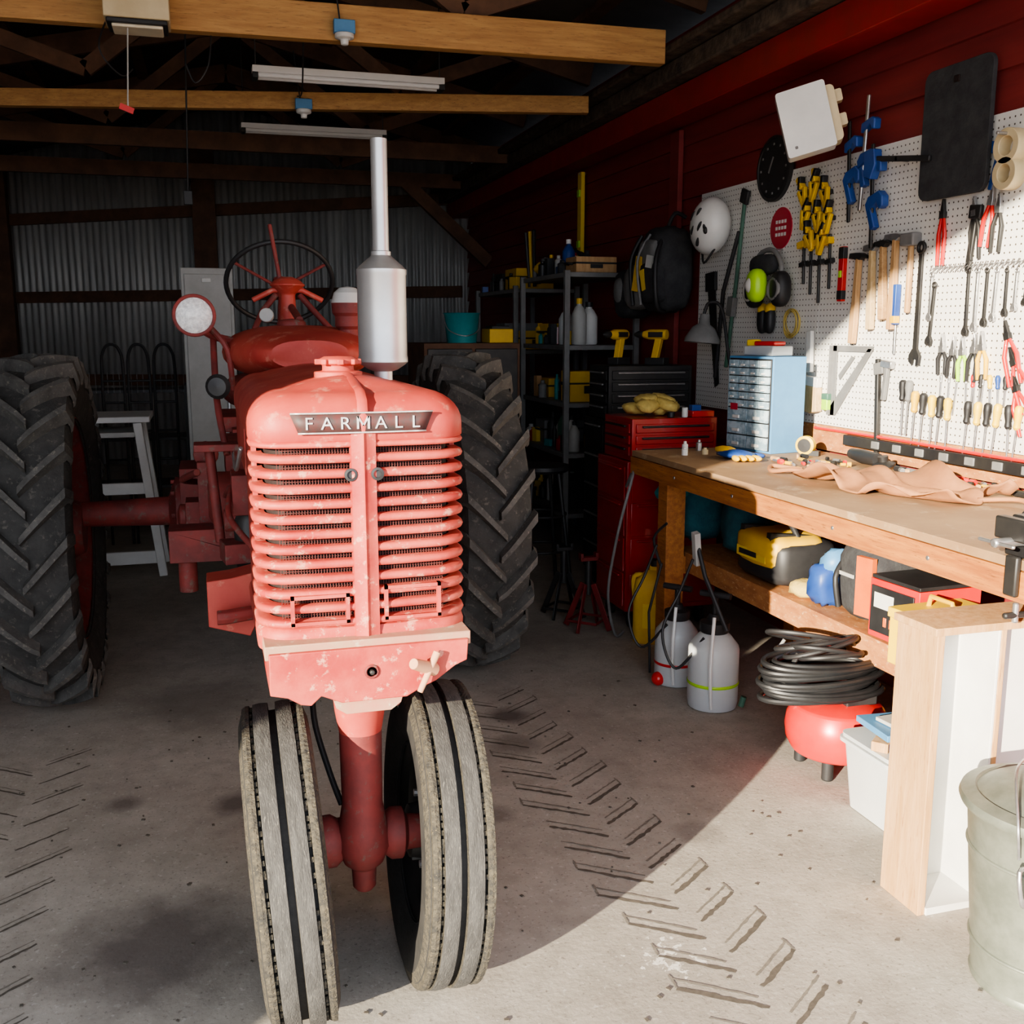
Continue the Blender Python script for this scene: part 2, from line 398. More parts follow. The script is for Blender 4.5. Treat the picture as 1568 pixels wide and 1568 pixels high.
b.done(weld=False)
b=Bd('nameplate',tr)
A=[];C=[]
for k in range(13):
    t=-1+2*k/12;A.append(V3(TX+.138*t,fy(.138*t)-.004,1.341));C.append(V3(TX+.124*t,fy(.124*t)-.004,1.306))
b.skin([C,A],plate)
A2=[q+V3(0,-.003,0) for q in A];A3=[q+V3(0,-.003,.003) for q in A]
b.skin([A2,A3],chrome);C2=[q+V3(0,-.003,0) for q in C];C3=[q+V3(0,-.003,-.003) for q in C];b.skin([C3,C2],chrome)
b.done(ang=80,solid=.004)
for i,ch in enumerate('FARMALL'):
    xo=(i-3)*.0345
    if ch=='M':
        lb=Bd('nameplate_letter',tr);hh_=.0245;w_=.0125;st=.0042;yy=YF-.0085
        for q in([(-w_,0),(-w_+st,0),(-w_+st,hh_),(-w_,hh_)],[(w_-st,0),(w_,0),(w_,hh_),(w_-st,hh_)],[(-w_,hh_),(-w_+st,hh_),(st*.45,.006),(-st*.45,.006)],[(w_-st,hh_),(w_,hh_),(st*.45,.006),(-st*.45,.006)]):
            lb.prism(q,(TX+xo,yy,1.3115),(1,0,0),(0,0,1),.0024,chrome)
        lb.done();continue
    cu=bpy.data.curves.new('l','FONT');cu.body=ch;cu.size=.034;cu.extrude=.0012;cu.align_x='CENTER'
    to=bpy.data.objects.new('tmp',cu);sc.collection.objects.link(to)
    bpy.context.view_layer.update()
    me=bpy.data.meshes.new_from_object(to.evaluated_get(bpy.context.evaluated_depsgraph_get()))
    bpy.data.objects.remove(to)
    for v in me.vertices:
        x,y,z=v.co;xx=x*1.05+xo;v.co=(TX+xx,fy(xx)-.0092-z,1.3115+y)
    me.materials.clear();me.materials.append(chrome)
    ob=bpy.data.objects.new('nameplate_letter',me);sc.collection.objects.link(ob);ob.parent=tr
b=Bd('front_bolster',tr)
pts=[(-.198,.882),(-.198,.800),(-.165,.792),(-.14,.776),(-.12,.772),(-.10,.79),(-.06,.772),(.07,.772),(.10,.788),(.13,.80),(.17,.828),(.195,.838),(.198,.882)]
yb=1.945
b.prism(pts,(TX,2.45,0),(1,0,0),(0,0,1),2.45-yb,paintf)
b.bb(TX-.205,TX+.205,1.955,2.44,.868,.896,dusty)
b.lathe((TX+.0,yb,.832),(0,-1,0),[(.015,0),(.015,.004),(.010,.005),(.010,-.003),(0,-.003)],paintd,14)
b.lathe((TX+.0,yb,.832),(0,-1,0),[(.006,0),(.006,.010),(0,.011)],blackm,6)
b.done(.008)
WY=2.17
b=Bd('steering_post',tr)
b.prism([(-.075,0),(.065,0),(.06,-.016),(.04,-.03),(-.05,-.03),(-.07,-.016)],(TX,2.20,.772),(1,0,0),(0,0,1),.24,dusty)
b.lathe((TX,WY-.03,.765),(0,.0,-1),[(.062,0),(.055,.08),(.047,.13),(.045,.30),(.055,.36),(.06,.40),(.045,.44),(.028,.455),(.026,.50),(.018,.51)],paint,24,ms=[paint]*2+[paintd]*8)
for s_ in(-1,1):
    b.lathe((TX,WY-.01,.375),(s_,0,-.06),[(.05,0),(.047,.05),(.058,.065),(.058,.09),(.04,.1),(.036,.16)],paintd,18)
    b.lathe((TX+s_*.052,1.965,.755),(0,-1,0),[(.008,-.02),(.008,.0)],paintd,8)
b.tube([(TX-.09,WY+.1,.68),(TX-.085,WY+.1,.60),(TX-.06,WY+.06,.50),(TX-.04,WY+.02,.44)],.007,black,smooth=4)
b.done(.003)
crankm=mk('crank_wood',(.58,.32,.19),(.5,.25,.15),.7)
b=Bd('crank_handle',tr)
b.cyl((TX+.075,1.90,.855),(TX+.125,1.94,.826),.011,crankm,.014,12)
b.cyl((TX+.13,1.93,.865),(TX+.09,1.915,.79),.008,crankm,.006,10)
b.cyl((TX+.12,1.93,.83),(TX+.12,1.99,.83),.009,steel)
b.done(.001)
def fwheel(x,cam,nm,wy):
    b=Bd(nm,tr);w=.076;Ro=.345
    P=[(.200,-.05),(.22,-.063),(.262,-w),(.305,-.075),(.326,-.068)]
    mm=[rubberd,rubberd,rubberd,rubbert]
    def rib(a,c,m_,dr=0):
        P.append((.328,a));mm.append(rubberd);P.append((Ro-dr,a+.001));mm.append(rubbert)
        P.append((Ro+.002-dr*.5,(a+c)/2));mm.append(m_);P.append((Ro-dr*.2,c-.001));mm.append(m_);P.append((.328,c));mm.append(rubberd)
    rib(-.066,-.048,rubbert,.006);rib(-.042,-.007,rubberf);rib(.007,.042,rubberf);rib(.048,.066,rubbert,.006)
    P+= [(.326,.068),(.305,.075),(.262,w),(.22,.063),(.200,.05)];mm+=[rubberd,rubbert,rubberd,rubberd,rubberd]
    b.lathe((0,0,0),(1,0,0),P,rubberf,96,ms=mm,caps=False)
    b.lathe((0,0,0),(1,0,0),[(.203,-.055),(.210,-.052),(.20,-.045),(.185,-.03),(.18,0),(.185,.03),(.20,.045),(.210,.052),(.203,.055)],blackm,48,caps=False)
    sgn=1 if x<TX else -1
    b.lathe((0,0,0),(1,0,0),[(.182,-.01*sgn),(.15,-.02*sgn),(.11,.02*sgn),(.065,.03*sgn),(.06,.06*sgn),(.035,.07*sgn),(0,.07*sgn)],blackm,36)
    b.lathe((0,0,0),(1,0,0),[(.05,-.05),(.05,.08)],paintd,20)
    for k in range(5):
        a=2*math.pi*k/5;b.cyl((.02*sgn,.085*math.cos(a),.085*math.sin(a)),(.045*sgn,.085*math.cos(a),.085*math.sin(a)),.009,steel,seg=8)
    for k in range(150):
        a=2*math.pi*k/150
        for xx in(-.045,.045):
            if random.random()<.8:
                aa=a+random.random()*.03
                c=V3(xx+random.uniform(-.001,.001),math.cos(aa)*.336,math.sin(aa)*.336)
                b.box(c,(.005,.007,.010),rubbert,(math.degrees(aa),0,0))
    ob=b.done(ang=30,weld=True)
    ob.matrix_world=Matrix.Translation((x,wy,.3435))@Euler((0,R(cam),R(-1.5))).to_matrix().to_4x4()
    return ob
fwheel(TX-.165,-3.6,'front_wheel',WY-.01);fwheel(TX+.175,2.4,'front_wheel',WY+.035)
def rwheel(x,sgn,nm):
    b=Bd(nm,tr);Ro=.655
    P=[(.44,-.10),(.47,-.122),(.54,-.143),(.60,-.140),(.635,-.128),(.652,-.09),(.660,-.04),(.662,0),(.660,.04),(.652,.09),(.635,.128),(.60,.140),(.54,.143),(.47,.122),(.44,.10)]
    b.lathe((0,0,0),(1,0,0),P,rubber,96,caps=False)
    nl=25
    for s_ in(-1,1):
        for k in range(nl):
            ph0=2*math.pi*(k+(.5 if s_>0 else 0))/nl
            rg=[]
            for t in(0,.2,.4,.6,.8,.93,1.0,1.08,1.15):
                if t<=1: xx=s_*(-.012+.150*t);rad=.662-.018*t*t;hgt=.044
                else: xx=s_*(.143);rad=.645-(t-1)*.45
                ph=ph0+.235*min(t,1.02)
                hw=.016+.006*t
                if t==0:hgt=.036
                if t<=1:
                    o=[(rad-.012,-hw*1.35),(rad+hgt,-hw*.8),(rad+hgt,hw*.8),(rad-.012,hw*1.35)]
                    ring=[]
                    for rd,tw in o:
                        pa=ph+tw/.69;ring.append(V3(xx,-rd*math.cos(pa),rd*math.sin(pa)))
                else:
                    ring=[]
                    for off,tw in((0,-hw*1.3),(.022*(1.2-t)/.2,-hw*.8),(.022*(1.2-t)/.2,hw*.8),(0,hw*1.3)):
                        pa=ph+tw/.69;ring.append(V3(xx+s_*off,-rad*math.cos(pa),rad*math.sin(pa)))
                rg.append(ring)
            VV=b.skin(rg,rubberl)
            for q in(VV[0],VV[-1]):
                try:f=b.bm.faces.new(q);f.material_index=b.mi(rubberl)
                except Exception:pass
    b.lathe((0,0,0),(1,0,0),[(.445,-.11),(.46,-.105),(.44,-.09),(.42,-.06),(.41,0),(.42,.06),(.44,.09),(.46,.105),(.445,.11)],paintd,64,caps=False)
    b.lathe((0,0,0),(1,0,0),[(.415,0),(.36,.03*sgn),(.22,.10*sgn),(.16,.10*sgn),(.13,.05*sgn),(0,.05*sgn)],paintd,48)
    b.lathe((0,0,0),(1,0,0),[(.10,-.12),(.12,-.08),(.12,.08),(.10,.12)],paintd,24)
    for k in range(8):
        a=2*math.pi*k/8;b.cyl((0,.19*math.cos(a),.19*math.sin(a)),(.12*sgn,.19*math.cos(a),.19*math.sin(a)),.014,steel,seg=8)
    ob=b.done(ang=32,weld=False);ob.location=(x,4.42,.705);return ob
rwheel(-.625,-1,'rear_wheel');rwheel(1.075,1,'rear_wheel')
b=Bd('engine_and_transmission',tr)
b.bb(TX-.11,TX+.11,2.35,3.4,.70,1.02,paintd)
b.bb(TX-.12,TX+.12,2.5,3.1,1.0,1.24,paintd)
b.bb(TX-.19,TX-.14,2.40,3.2,.80,.88,paintd);b.bb(TX+.14,TX+.19,2.40,3.2,.80,.88,paintd)
b.bb(TX-.18,TX+.18,2.16,2.34,.897,1.32,blackm)
b.bb(TX-.16,TX+.16,3.35,4.75,.62,1.05,paintd)
b.bb(TX-.2,TX+.2,4.1,4.7,.55,1.12,paintd)
for s_ in(-1,1):
    b.lathe((TX,4.42,.76),(s_,0,0),[(.2,.15),(.2,.2),(.13,.24),(.115,.38),(.14,.40),(.14,.43),(.06,.46),(.05,.80)],paintd,24)
    b.box((TX+s_*.34,4.42,.80),(.14,.30,.30),paintd)
    for k in range(8):
        a=2*math.pi*k/8;b.cyl((TX+s_*.43,4.42+.12*math.cos(a),.76+.12*math.sin(a)),(TX+s_*.45,4.42+.12*math.cos(a),.76+.12*math.sin(a)),.010,paintd,seg=6)
    b.bb(TX+s_*.15-.09,TX+s_*.15+.09,4.2,4.65,1.1,1.16,paintd)
b.lathe((TX-.16,2.78,1.0),(-1,0,0),[(.08,0),(.08,.05),(.03,.06),(.03,.1)],paintd,20)
b.lathe((TX-.14,3.25,.98),(-1,0,0),[(.07,0),(.09,.05),(.09,.14),(.05,.16)],paintd,20)
b.box((TX-.19,2.62,1.10),(.10,.12,.10),paintd);b.lathe((TX-.2,2.62,1.02),(0,0,1),[(.035,-.12),(.04,0),(.02,.05)],blackm,16)
b.bb(TX-.33,TX-.20,2.95,3.05,1.165,1.185,paintd);b.cyl((TX-.29,3.0,1.18),(TX-.27,3.0,.90),.014,paintd)
b.bb(TX-.42,TX-.14,3.2,3.32,.80,.90,paintd);b.cyl((TX-.37,3.25,.85),(TX-.37,3.25,.70),.028,paintd)
b.prism([(-.075,-.06),(.02,-.09),(.05,-.03),(.05,.07),(-.02,.055),(-.075,.05)],(TX-.235,2.55,.865),(1,0,0),(0,0,1),.10,paint)
b.box((TX-.22,2.6,.955),(.10,.09,.05),paintd,(0,0,8))
b.tube([(TX-.20,2.4,1.0),(TX-.25,2.5,1.06),(TX-.24,2.7,1.1),(TX-.25,3.2,1.0)],.008,paintd,smooth=5)
b.tube([(TX-.26,3.3,1.50),(TX-.26,3.1,1.3),(TX-.24,3.0,1.15)],.010,paintd,smooth=5)
b.tube([(TX-.17,2.44,.84),(TX-.27,2.40,.84),(TX-.29,2.40,.84)],.018,paintd)
b.tube([(TX-.22,2.35,1.24),(TX-.23,2.45,1.18),(TX-.23,2.6,1.2)],.006,steel,smooth=4)
b.cyl((TX-.30,4.0,.66),(TX-.30,4.0,.98),.035,paintd);b.cyl((TX-.22,3.5,.9),(TX-.22,4.3,.9),.02,paintd)
b.box((TX-.20,3.6,1.08),(.08,.3,.12),paintd)
b.box((TX-.3,3.45,.98),(.06,.08,.2),paintd);b.tube([(TX-.33,3.4,1.05),(TX-.38,3.6,1.0),(TX-.33,4.1,.92)],.012,paintd,smooth=4)
b.box((TX-.33,3.8,.84),(.10,.12,.12),paintd);b.lathe((TX-.38,3.8,.84),(-1,0,0),[(.045,0),(.045,.02),(.02,.03),(0,.031)],paintd,14)
b.lathe((TX-.30,3.5,1.10),(0,-1,0),[(.04,0),(.04,.04),(.02,.05),(0,.05)],paintd,16)
b.done(.008)
b=Bd('fuel_tank',tr)
rings=[]
for t in[k/14 for k in range(15)]:
    y=2.98+.86*t;sc_=max(.05,math.sin(math.pi*min(1,(t*.9+.06)))**.45)
    w_=.235*sc_;h_=.085*sc_;zc=1.43
    rings.append([V3(TX+w_*math.copysign(abs(math.cos(a))**.8,math.cos(a)),y,zc+h_*math.copysign(abs(math.sin(a))**.9,math.sin(a))) for a in[2*math.pi*k/28 for k in range(28)]])
VV=b.skin(rings,paint,closed=True)
b.bm.faces.new(VV[0]);b.bm.faces.new(VV[-1])
b.lathe((TX-.02,3.35,1.51),(0,0,1),[(.045,0),(.045,.012),(.038,.02),(.0,.024)],paintd,20)
b.done(ang=60)
b=Bd('steering_wheel',tr)
c=V3(TX+.01,4.22,1.68);ax=V3(0,.72,.69).normalized()
b.torus(c,ax,.205,.0095,black,48,10)
u,v,a=b.fr(ax)
for k in range(3):
    th=R(90+120*k);b.tube([c-ax*.03,c+(u*math.cos(th)+v*math.sin(th))*.1-ax*.015,c+(u*math.cos(th)+v*math.sin(th))*.203],.006,paintd)
b.cyl(c-ax*.05,c+ax*.01,.028,paintd)
b.cyl(c-ax*.04,(TX+.01,3.4,1.53),.012,paintd)
b.done()
b=Bd('steering_support',tr)
b.lathe((TX+.0,3.72,1.46),(0,0,1),[(.05,0),(.035,.05),(.027,.12),(.026,.16),(.045,.18),(.062,.192),(.045,.208),(.02,.22),(0,.22)],paint,20)
b.tube([(TX-.12,3.72,1.60),(TX-.05,3.72,1.635),(TX+.05,3.72,1.635),(TX+.12,3.72,1.60)],.010,paint)
b.cyl((TX-.02,3.72,1.64),(TX-.05,3.76,1.86),.007,paintd)
b.tube([(TX+.04,3.72,1.62),(TX+.09,3.70,1.56),(TX+.14,3.66,1.50)],.011,paintd)
b.tube([(TX-.04,3.72,1.62),(TX-.09,3.70,1.56),(TX-.12,3.66,1.50)],.011,paintd)
b.lathe((TX-.08,3.6,1.545),(-.2,-1,.2),[(.024,0),(.024,.02),(0,.022)],greyl,16)
b.done(.003)
b=Bd('seat',tr)
b.sph((TX,4.95,1.22),(.22,.2,.09),paintd,pw=.8);b.cyl((TX,4.95,1.15),(TX,4.6,.95),.03,paintd);b.done()
b=Bd('headlight',tr)
hc=V3(-.025,3.14,1.54)
b.lathe(hc,(.02,-1,0),[(.0,-.085),(.03,-.08),(.050,-.05),(.057,-.01),(.061,0),(.061,.008),(.055,.012)],paintd,32,caps=False)
b.lathe(hc,(.02,-1,0),[(.053,.008),(.040,.016),(.02,.02),(0,.021)],lens,32,caps=False)
b.torus(hc+V3(0,-.010,0),(.02,-1,0),.056,.005,paintd,36)
b.tube([hc+V3(.0,.06,-.03),hc+V3(.05,.12,-.06),hc+V3(.13,.16,-.08)],.012,paintd)
b.tube([hc+V3(.04,.1,-.03),hc+V3(.09,.08,-.10),hc+V3(.10,.1,-.22)],.009,paintd,smooth=4)
b.done()
b=Bd('rear_lamp',tr);b.lathe((.03,3.05,1.34),(-.3,-1,0),[(.0,-.05),(.028,-.03),(.036,0),(.026,.01),(0,.012)],blackm,20,caps=False);b.done()
b=Bd('muffler',tr);mx,my=.414,2.5
b.lathe((mx,my,1.365),(0,0,1),[(.022,0),(.022,.035),(.036,.04),(.054,.052),(.060,.058),(.060,.068),(.0585,.072),(.0585,.262),(.060,.266),(.060,.276),(.050,.286),(.034,.300),(.026,.306),(.024,.309),(.024,.318),(.0195,.320),(.0195,.575),(.016,.575),(.016,.50)],silver,40,caps=False)
b.done(ang=30)
b=Bd('air_intake',tr)
b.lathe((.425,3.2,1.30),(0,0,1),[(.03,0),(.03,.20),(.04,.21),(.04,.24),(.048,.25),(.05,.28),(.042,.31),(.025,.325),(0,.33)],paintd,28,ms=[paintd]*5+[greyl]*3)
b.done(ang=30)
# ---------------------------------------------------------------- dirt tracks on floor
b=Bd('mud_tracks')
def bar(px0,py0,dx,dy,wd,m_,z=.0012):
    n_=12;A=[];C=[];L_=math.hypot(dx,dy);nx_,ny_=-dy/L_,dx/L_
    for i in range(n_+1):
        t=i/n_;q=wd*(.35+random.random()*.8)*(1-.5*abs(2*t-1)**3);q2=wd*(.35+random.random()*.8)
        A.append(V3(px0+dx*t-nx_*q,py0+dy*t-ny_*q,z));C.append(V3(px0+dx*t+nx_*q2,py0+dy*t+ny_*q2,z))
    b.skin([A,C],m_)
y=1.75
while y<3.7:
    for s_ in(-1,1):
        L1=.13+random.random()*.03
        bar(-.62+s_*.015,y+(.08 if s_>0 else 0),s_*L1,L1*.75,.0055,mud)
        if random.random()<.7: bar(-.62+s_*.02,y+.028+(.08 if s_>0 else 0),s_*L1*.9,L1*.68,.0035,mudl)
    y+=.155
y=1.40
while y<3.9:
    f=1-.3*max(0,(y-2.9))
    for s_ in(-1,1):
        L1=(.14+random.random()*.04)
        yo=y+(.07 if s_>0 else 0);x_=1.12+.05*math.sin(y*1.3)
        bar(x_+s_*.012,yo,s_*L1,L1*.72,.0085*f,mud)
        bar(x_+s_*.018,yo+.040,s_*L1*.95,L1*.70,.0045*f,mudl,.0014)
        if random.random()<.8: bar(x_+s_*(L1+.012),yo+L1*.72,-s_*.004,.05,.004,mudl,.0016)
    y+=.14
for k in range(200):
    x=random.uniform(-1.2,1.7);y=random.uniform(1.7,4.2);s_=random.uniform(.003,.008)
    b.box((x,y,.002),(s_,s_*1.4,.003),mud,(0,0,random.random()*90))
b.done(weld=False)
# ---------------------------------------------------------------- PEGBOARD
def pegmat():
    m=bpy.data.materials.new('pegboard_white');m.use_nodes=True
    N=m.node_tree.nodes;L=m.node_tree.links;bs=N['Principled BSDF'];bs.inputs['Roughness'].default_value=.5
    tc=N.new('ShaderNodeTexCoord');sp=N.new('ShaderNodeSeparateXYZ');L.new(tc.outputs['Object'],sp.inputs[0])
    ds=[]
    for o in('Y','Z'):
        a=N.new('ShaderNodeMath');a.operation='MULTIPLY';L.new(sp.outputs[o],a.inputs[0]);a.inputs[1].default_value=1/.0254
        f=N.new('ShaderNodeMath');f.operation='FRACT';L.new(a.outputs[0],f.inputs[0])
        g=N.new('ShaderNodeMath');g.operation='SUBTRACT';L.new(f.outputs[0],g.inputs[0]);g.inputs[1].default_value=.5
        h=N.new('ShaderNodeMath');h.operation='POWER';L.new(g.outputs[0],h.inputs[0]);h.inputs[1].default_value=2;ds.append(h)
    s=N.new('ShaderNodeMath');s.operation='ADD';L.new(ds[0].outputs[0],s.inputs[0]);L.new(ds[1].outputs[0],s.inputs[1])
    t=N.new('ShaderNodeMath');t.operation='LESS_THAN';L.new(s.outputs[0],t.inputs[0]);t.inputs[1].default_value=.0196
    mx=N.new('ShaderNodeMix');mx.data_type='RGBA';L.new(t.outputs[0],mx.inputs[0]);mx.inputs[6].default_value=(.78,.77,.74,1);mx.inputs[7].default_value=(.10,.085,.07,1)
    L.new(mx.outputs[2],bs.inputs['Base Color']);return m
pegm=pegmat()
b=Bd('pegboard');PX=2.712
for ya,yb_ in((5.41,4.20),(4.195,2.98),(2.975,1.75)):
    b.bb(PX,PX+.006,yb_,ya,1.07,2.245,pegm)
b.bb(PX+.006,2.733,1.75,5.4,1.08,1.14,wood);b.bb(PX+.006,2.733,1.75,5.4,2.18,2.24,wood)
b.done()
b=Bd('wall_backsplash_board');b.bb(2.705,2.733,1.75,4.36,.955,1.068,osb);b.done(.002)
def wf(ang=0):
    a=R(ang);ux=V3(0,-math.cos(a),math.sin(a));uy=V3(0,math.sin(a),math.cos(a));return ux,uy
def wp(b,Y,Z,pts,t,m,ang=0,off=0):
    ux,uy=wf(ang);b.prism(pts,(PX-off,Y,Z),ux,uy,t,m)
def wb(b,Y,Z,w,h,t,m,ang=0,off=0,du=0,dv=0):
    wp(b,Y,Z,[(du-w/2,dv-h/2),(du+w/2,dv-h/2),(du+w/2,dv+h/2),(du-w/2,dv+h/2)],t,m,ang,off)
def wc(b,Y,Z,u,v,u2,v2,r,m,ang=0,off=.015,r2=None):
    ux,uy=wf(ang);o=V3(PX-off,Y,Z);b.cyl(o+ux*u+uy*v,o+ux*u2+uy*v2,r,m,r2,10)
def rr_(w,h,r,n=5):
    P=[]
    for cx,cy,a0 in((w/2-r,h/2-r,0),(-w/2+r,h/2-r,90),(-w/2+r,-h/2+r,180),(w/2-r,-h/2+r,270)):
        for k in range(n+1):
            a=R(a0+90*k/n);P.append((cx+r*math.cos(a),cy+r*math.sin(a)))
    return P
b=Bd('black_rubber_mat');P=rr_(.36,.47,.04)
wp(b,3.32,2.22,P,.018,fabric,off=.02);wp(b,3.32,2.22,[(x*.08,y*.05+.18) for x,y in P],.024,darkhole,off=.02);b.bb(PX-.02,PX,3.3,3.34,2.2,2.28,black);b.done(.003)
b=Bd('wall_clock');b.lathe((PX,4.62,2.27),(-1,0,0),[(.155,0),(.155,.02),(.14,.024),(.138,.018),(0,.018)],black,40)
for k in range(12):
    a=2*math.pi*k/12;b.box((PX-.02,4.62+.115*math.cos(a),2.27+.115*math.sin(a)),(.003,.010,.010),grey)
b.box((PX-.021,4.64,2.29),(.003,.01,.08),grey,(30,0,0));b.done()
b=Bd('wall_speaker')
rv=V3(.86,-.51,0);zv=V3(0,0,1);ca,sa=math.cos(R(15)),math.sin(R(15))
ux=rv*ca+zv*sa;uy=zv*ca-rv*sa;uz=ux.cross(uy)
oc=V3(2.47,3.99,2.36)
b.prism(rr_(.20,.27,.012),oc-uz*.06,ux,uy,.12,whitep)
b.prism(rr_(.10,.23,.02),oc-uz*.11+ux*.085,ux,uy,.13,cream)
for q in(.07,-.03): b.prism(rr_(.04,.05,.008),oc-uz*.08+ux*.145+uy*q,ux,uy,.06,cream)
b.prism(rr_(.012,.012,.003),oc+uz*.06-ux*.06-uy*.10,ux,uy,.002,grey)
b.cyl(oc-uz*.08,(2.71,4.20,2.42),.018,black);b.box((2.725,4.20,2.42),(.02,.08,.12),black);b.done(.006)
b=Bd('round_sticker');b.lathe((PX,4.55,1.985),(-1,0,0),[(.098,0),(.098,.004),(0,.004)],stickr,40)
for dz in(.03,0,-.03):
    for k in range(4): wb(b,4.55,1.985,.018,.016,.001,white,off=.004,du=(k-1.5)*.026,dv=dz)
b.done()
b=Bd('bike_helmet');hc=V3(2.60,5.08,2.04)
b.sph(hc,(.10,.13,.15),whitep,28,16,rot=(20,0,0))
for k,(dy,dz) in enumerate(((-.03,.06),(.03,.05),(-.05,-.01),(.01,-.02),(-.02,-.08),(.05,-.03))):
    p=hc+V3(-.1*math.sqrt(max(.05,1-(dy/.13)**2-(dz/.15)**2)),dy,dz);b.sph(p+V3(.008,0,0),(.014,.010,.032),black,12,8,rot=(35,0,0))
for k in range(5):
    b.sph(hc+V3(-.07,-.085+k*.008,-.03+k*.02),(.012,.012,.02),black,10,6)
b.tube([hc+V3(0,.08,-.10),hc+V3(-.03,.0,-.19),hc+V3(0,-.06,-.12)],.006,black,smooth=5)
b.cyl(hc+V3(.05,0,.03),V3(PX,5.08,2.09),.006,steel);b.done(ang=60)
for k,(y,z,a) in enumerate(((4.33,2.12,20),(4.24,2.14,-10),(4.15,2.10,15),(4.30,2.02,-15),(4.20,2.0,10),(4.12,1.99,-5),(4.26,1.92,25),(4.16,1.90,-12))):
    b=Bd('spring_clamp')
    wb(b,y,z,.02,.09,.02,yel,a+16,.02,-.02,-.02);wb(b,y,z,.02,.09,.02,yel,a-16,.02,.02,-.02)
    wb(b,y,z,.022,.06,.03,black,a-20,.015,-.015,.045);wb(b,y,z,.022,.06,.03,yel,a+20,.015,.015,.045)
    wb(b,y,z,.05,.02,.035,black,a,.0,0,.0)
    b.done(.004)
for k,(y,l) in enumerate(((4.27,.20),(4.20,.24),(4.12,.18),(4.33,.15))):
    b=Bd('bar_clamp');wc(b,y,1.86,0,.06,.01,-l,.007,blackm,off=.01);wb(b,y,1.86,.05,.03,.03,yel,10,0,0,.03);wb(b,y,1.86,.05,.02,.025,black,10,0,.0,-.06);b.done(.002)
for (y,z,l,a) in((3.95,2.16,.42,4),(3.85,2.22,.46,-3),(3.78,2.04,.42,3)):
    b=Bd('trigger_clamp')
    wb(b,y,z,.018,l,.012,steel if a<0 else blackm,a,.04)
    wp(b,y,z,[(-.01,.0),(.06,.015),(.085,-.01),(.085,-.05),(.06,-.06),(.045,-.03),(-.02,-.06),(-.03,-.03)],.035,blue,a,.025)
    wp(b,y,z,[(-.02,.12),(.05,.14),(.07,.13),(.07,.09),(.05,.09),(.04,.11),(-.02,.08)],.035,blue,a,.025)
    wb(b,y,z,.03,.12,.03,blue,a+20,.025,-.03,-.07)
    wb(b,y,z,.035,.025,.05,black,a,0,.03,-.01);b.done(.005)
b=Bd('trigger_clamp');wb(b,3.62,2.165,.40,.022,.015,blackm,-8,.045);wp(b,3.62,2.165,[(-.2,.03),(-.14,.04),(-.12,-.02),(-.14,-.08),(-.19,-.07)],.04,blue,-8,.03);wb(b,3.62,2.165,.02,.02,.06,black,-8);b.done(.004)
b=Bd('spirit_level');wb(b,4.01,1.74,.035,.235,.022,redb);wb(b,4.01,1.74,.037,.05,.024,black,dv=.09);wb(b,4.01,1.74,.037,.04,.024,black,dv=-.09);wb(b,4.01,1.74,.02,.03,.026,lime);b.done(.003)
def hammer(y,z,l,m,hm=steel,a=0,k=1.):
    b=Bd('hammer')
    wp(b,y,z,[(-.010,0),(.010,0),(.013,-l*.4),(.018,-l*.75),(.016,-l),(-.016,-l),(-.018,-l*.75),(-.013,-l*.4)],.024,m,a,.008)
    wp(b,y,z,[(-.055*k,-.004),(-.052*k,.02),(-.015,.022),(.015,.022),(.03,.018),(.06*k,.004),(.065*k,-.004),(.03,.002),(.015,-.008),(-.015,-.008),(-.035*k,.0)],.026,hm,a,.006)
    wc(b,y,z,-.055*k,.008,-.035*k,.008,.013,hm,a,.018);b.done(.003)
hammer(3.88,1.80,.36,wood,blackm,-3,1.1);hammer(3.79,1.83,.33,bristle,steel,2);hammer(3.72,1.84,.30,woody,blackm,4)
hammer(3.64,1.86,.36,wood,steel,0,1.2)
b=Bd('rubber_mallet');wb(b,3.545,1.85,.02,.27,.02,wood,0,.008,0,-.15);wb(b,3.545,1.85,.08,.05,.045,grey,0,.0);b.done(.006)
b=Bd('chisel_blue_handle');wb(b,3.62,1.60,.028,.16,.026,blue,0,.004);wb(b,3.62,1.60,.03,.03,.028,yel,0,.004,0,-.06);wb(b,3.62,1.60,.012,.12,.006,steel,0,.01,0,-.14);b.done(.004)
def wrench(y,z,l,k=1.,a=0,m=steel):
    b=Bd('wrench')
    wp(b,y,z,[(-.008*k,0),(.008*k,0),(.010*k,-l),(-.010*k,-l)],.008,m,a,.006)
    ux,uy=wf(a);o=V3(PX-.012,y,z)
    b.torus(o+uy*.012*k,V3(1,0,0),.014*k,.006*k,m,20,8)
    wp(b,y,z,[(-.010*k,-l+.005),(.010*k,-l+.005),(.026*k,-l-.018*k),(.022*k,-l-.045*k),(.010*k,-l-.050*k),(.010*k,-l-.028*k),(-.006*k,-l-.024*k),(-.010*k,-l-.045*k),(-.024*k,-l-.035*k),(-.024*k,-l-.015*k)],.012,m,a,.004)
    b.done(.0015)
wrench(3.49,1.80,.38,1.3,0,blackm)
wrench(3.40,1.66,.19,.7,-4,blackm);wrench(3.42,1.70,.14,.6)
for k in range(7):
    wrench(3.22-k*.048,1.705-k*.002,.20-k*.018,.62-k*.03,random.uniform(-4,4),steel if k%2 else blackm)
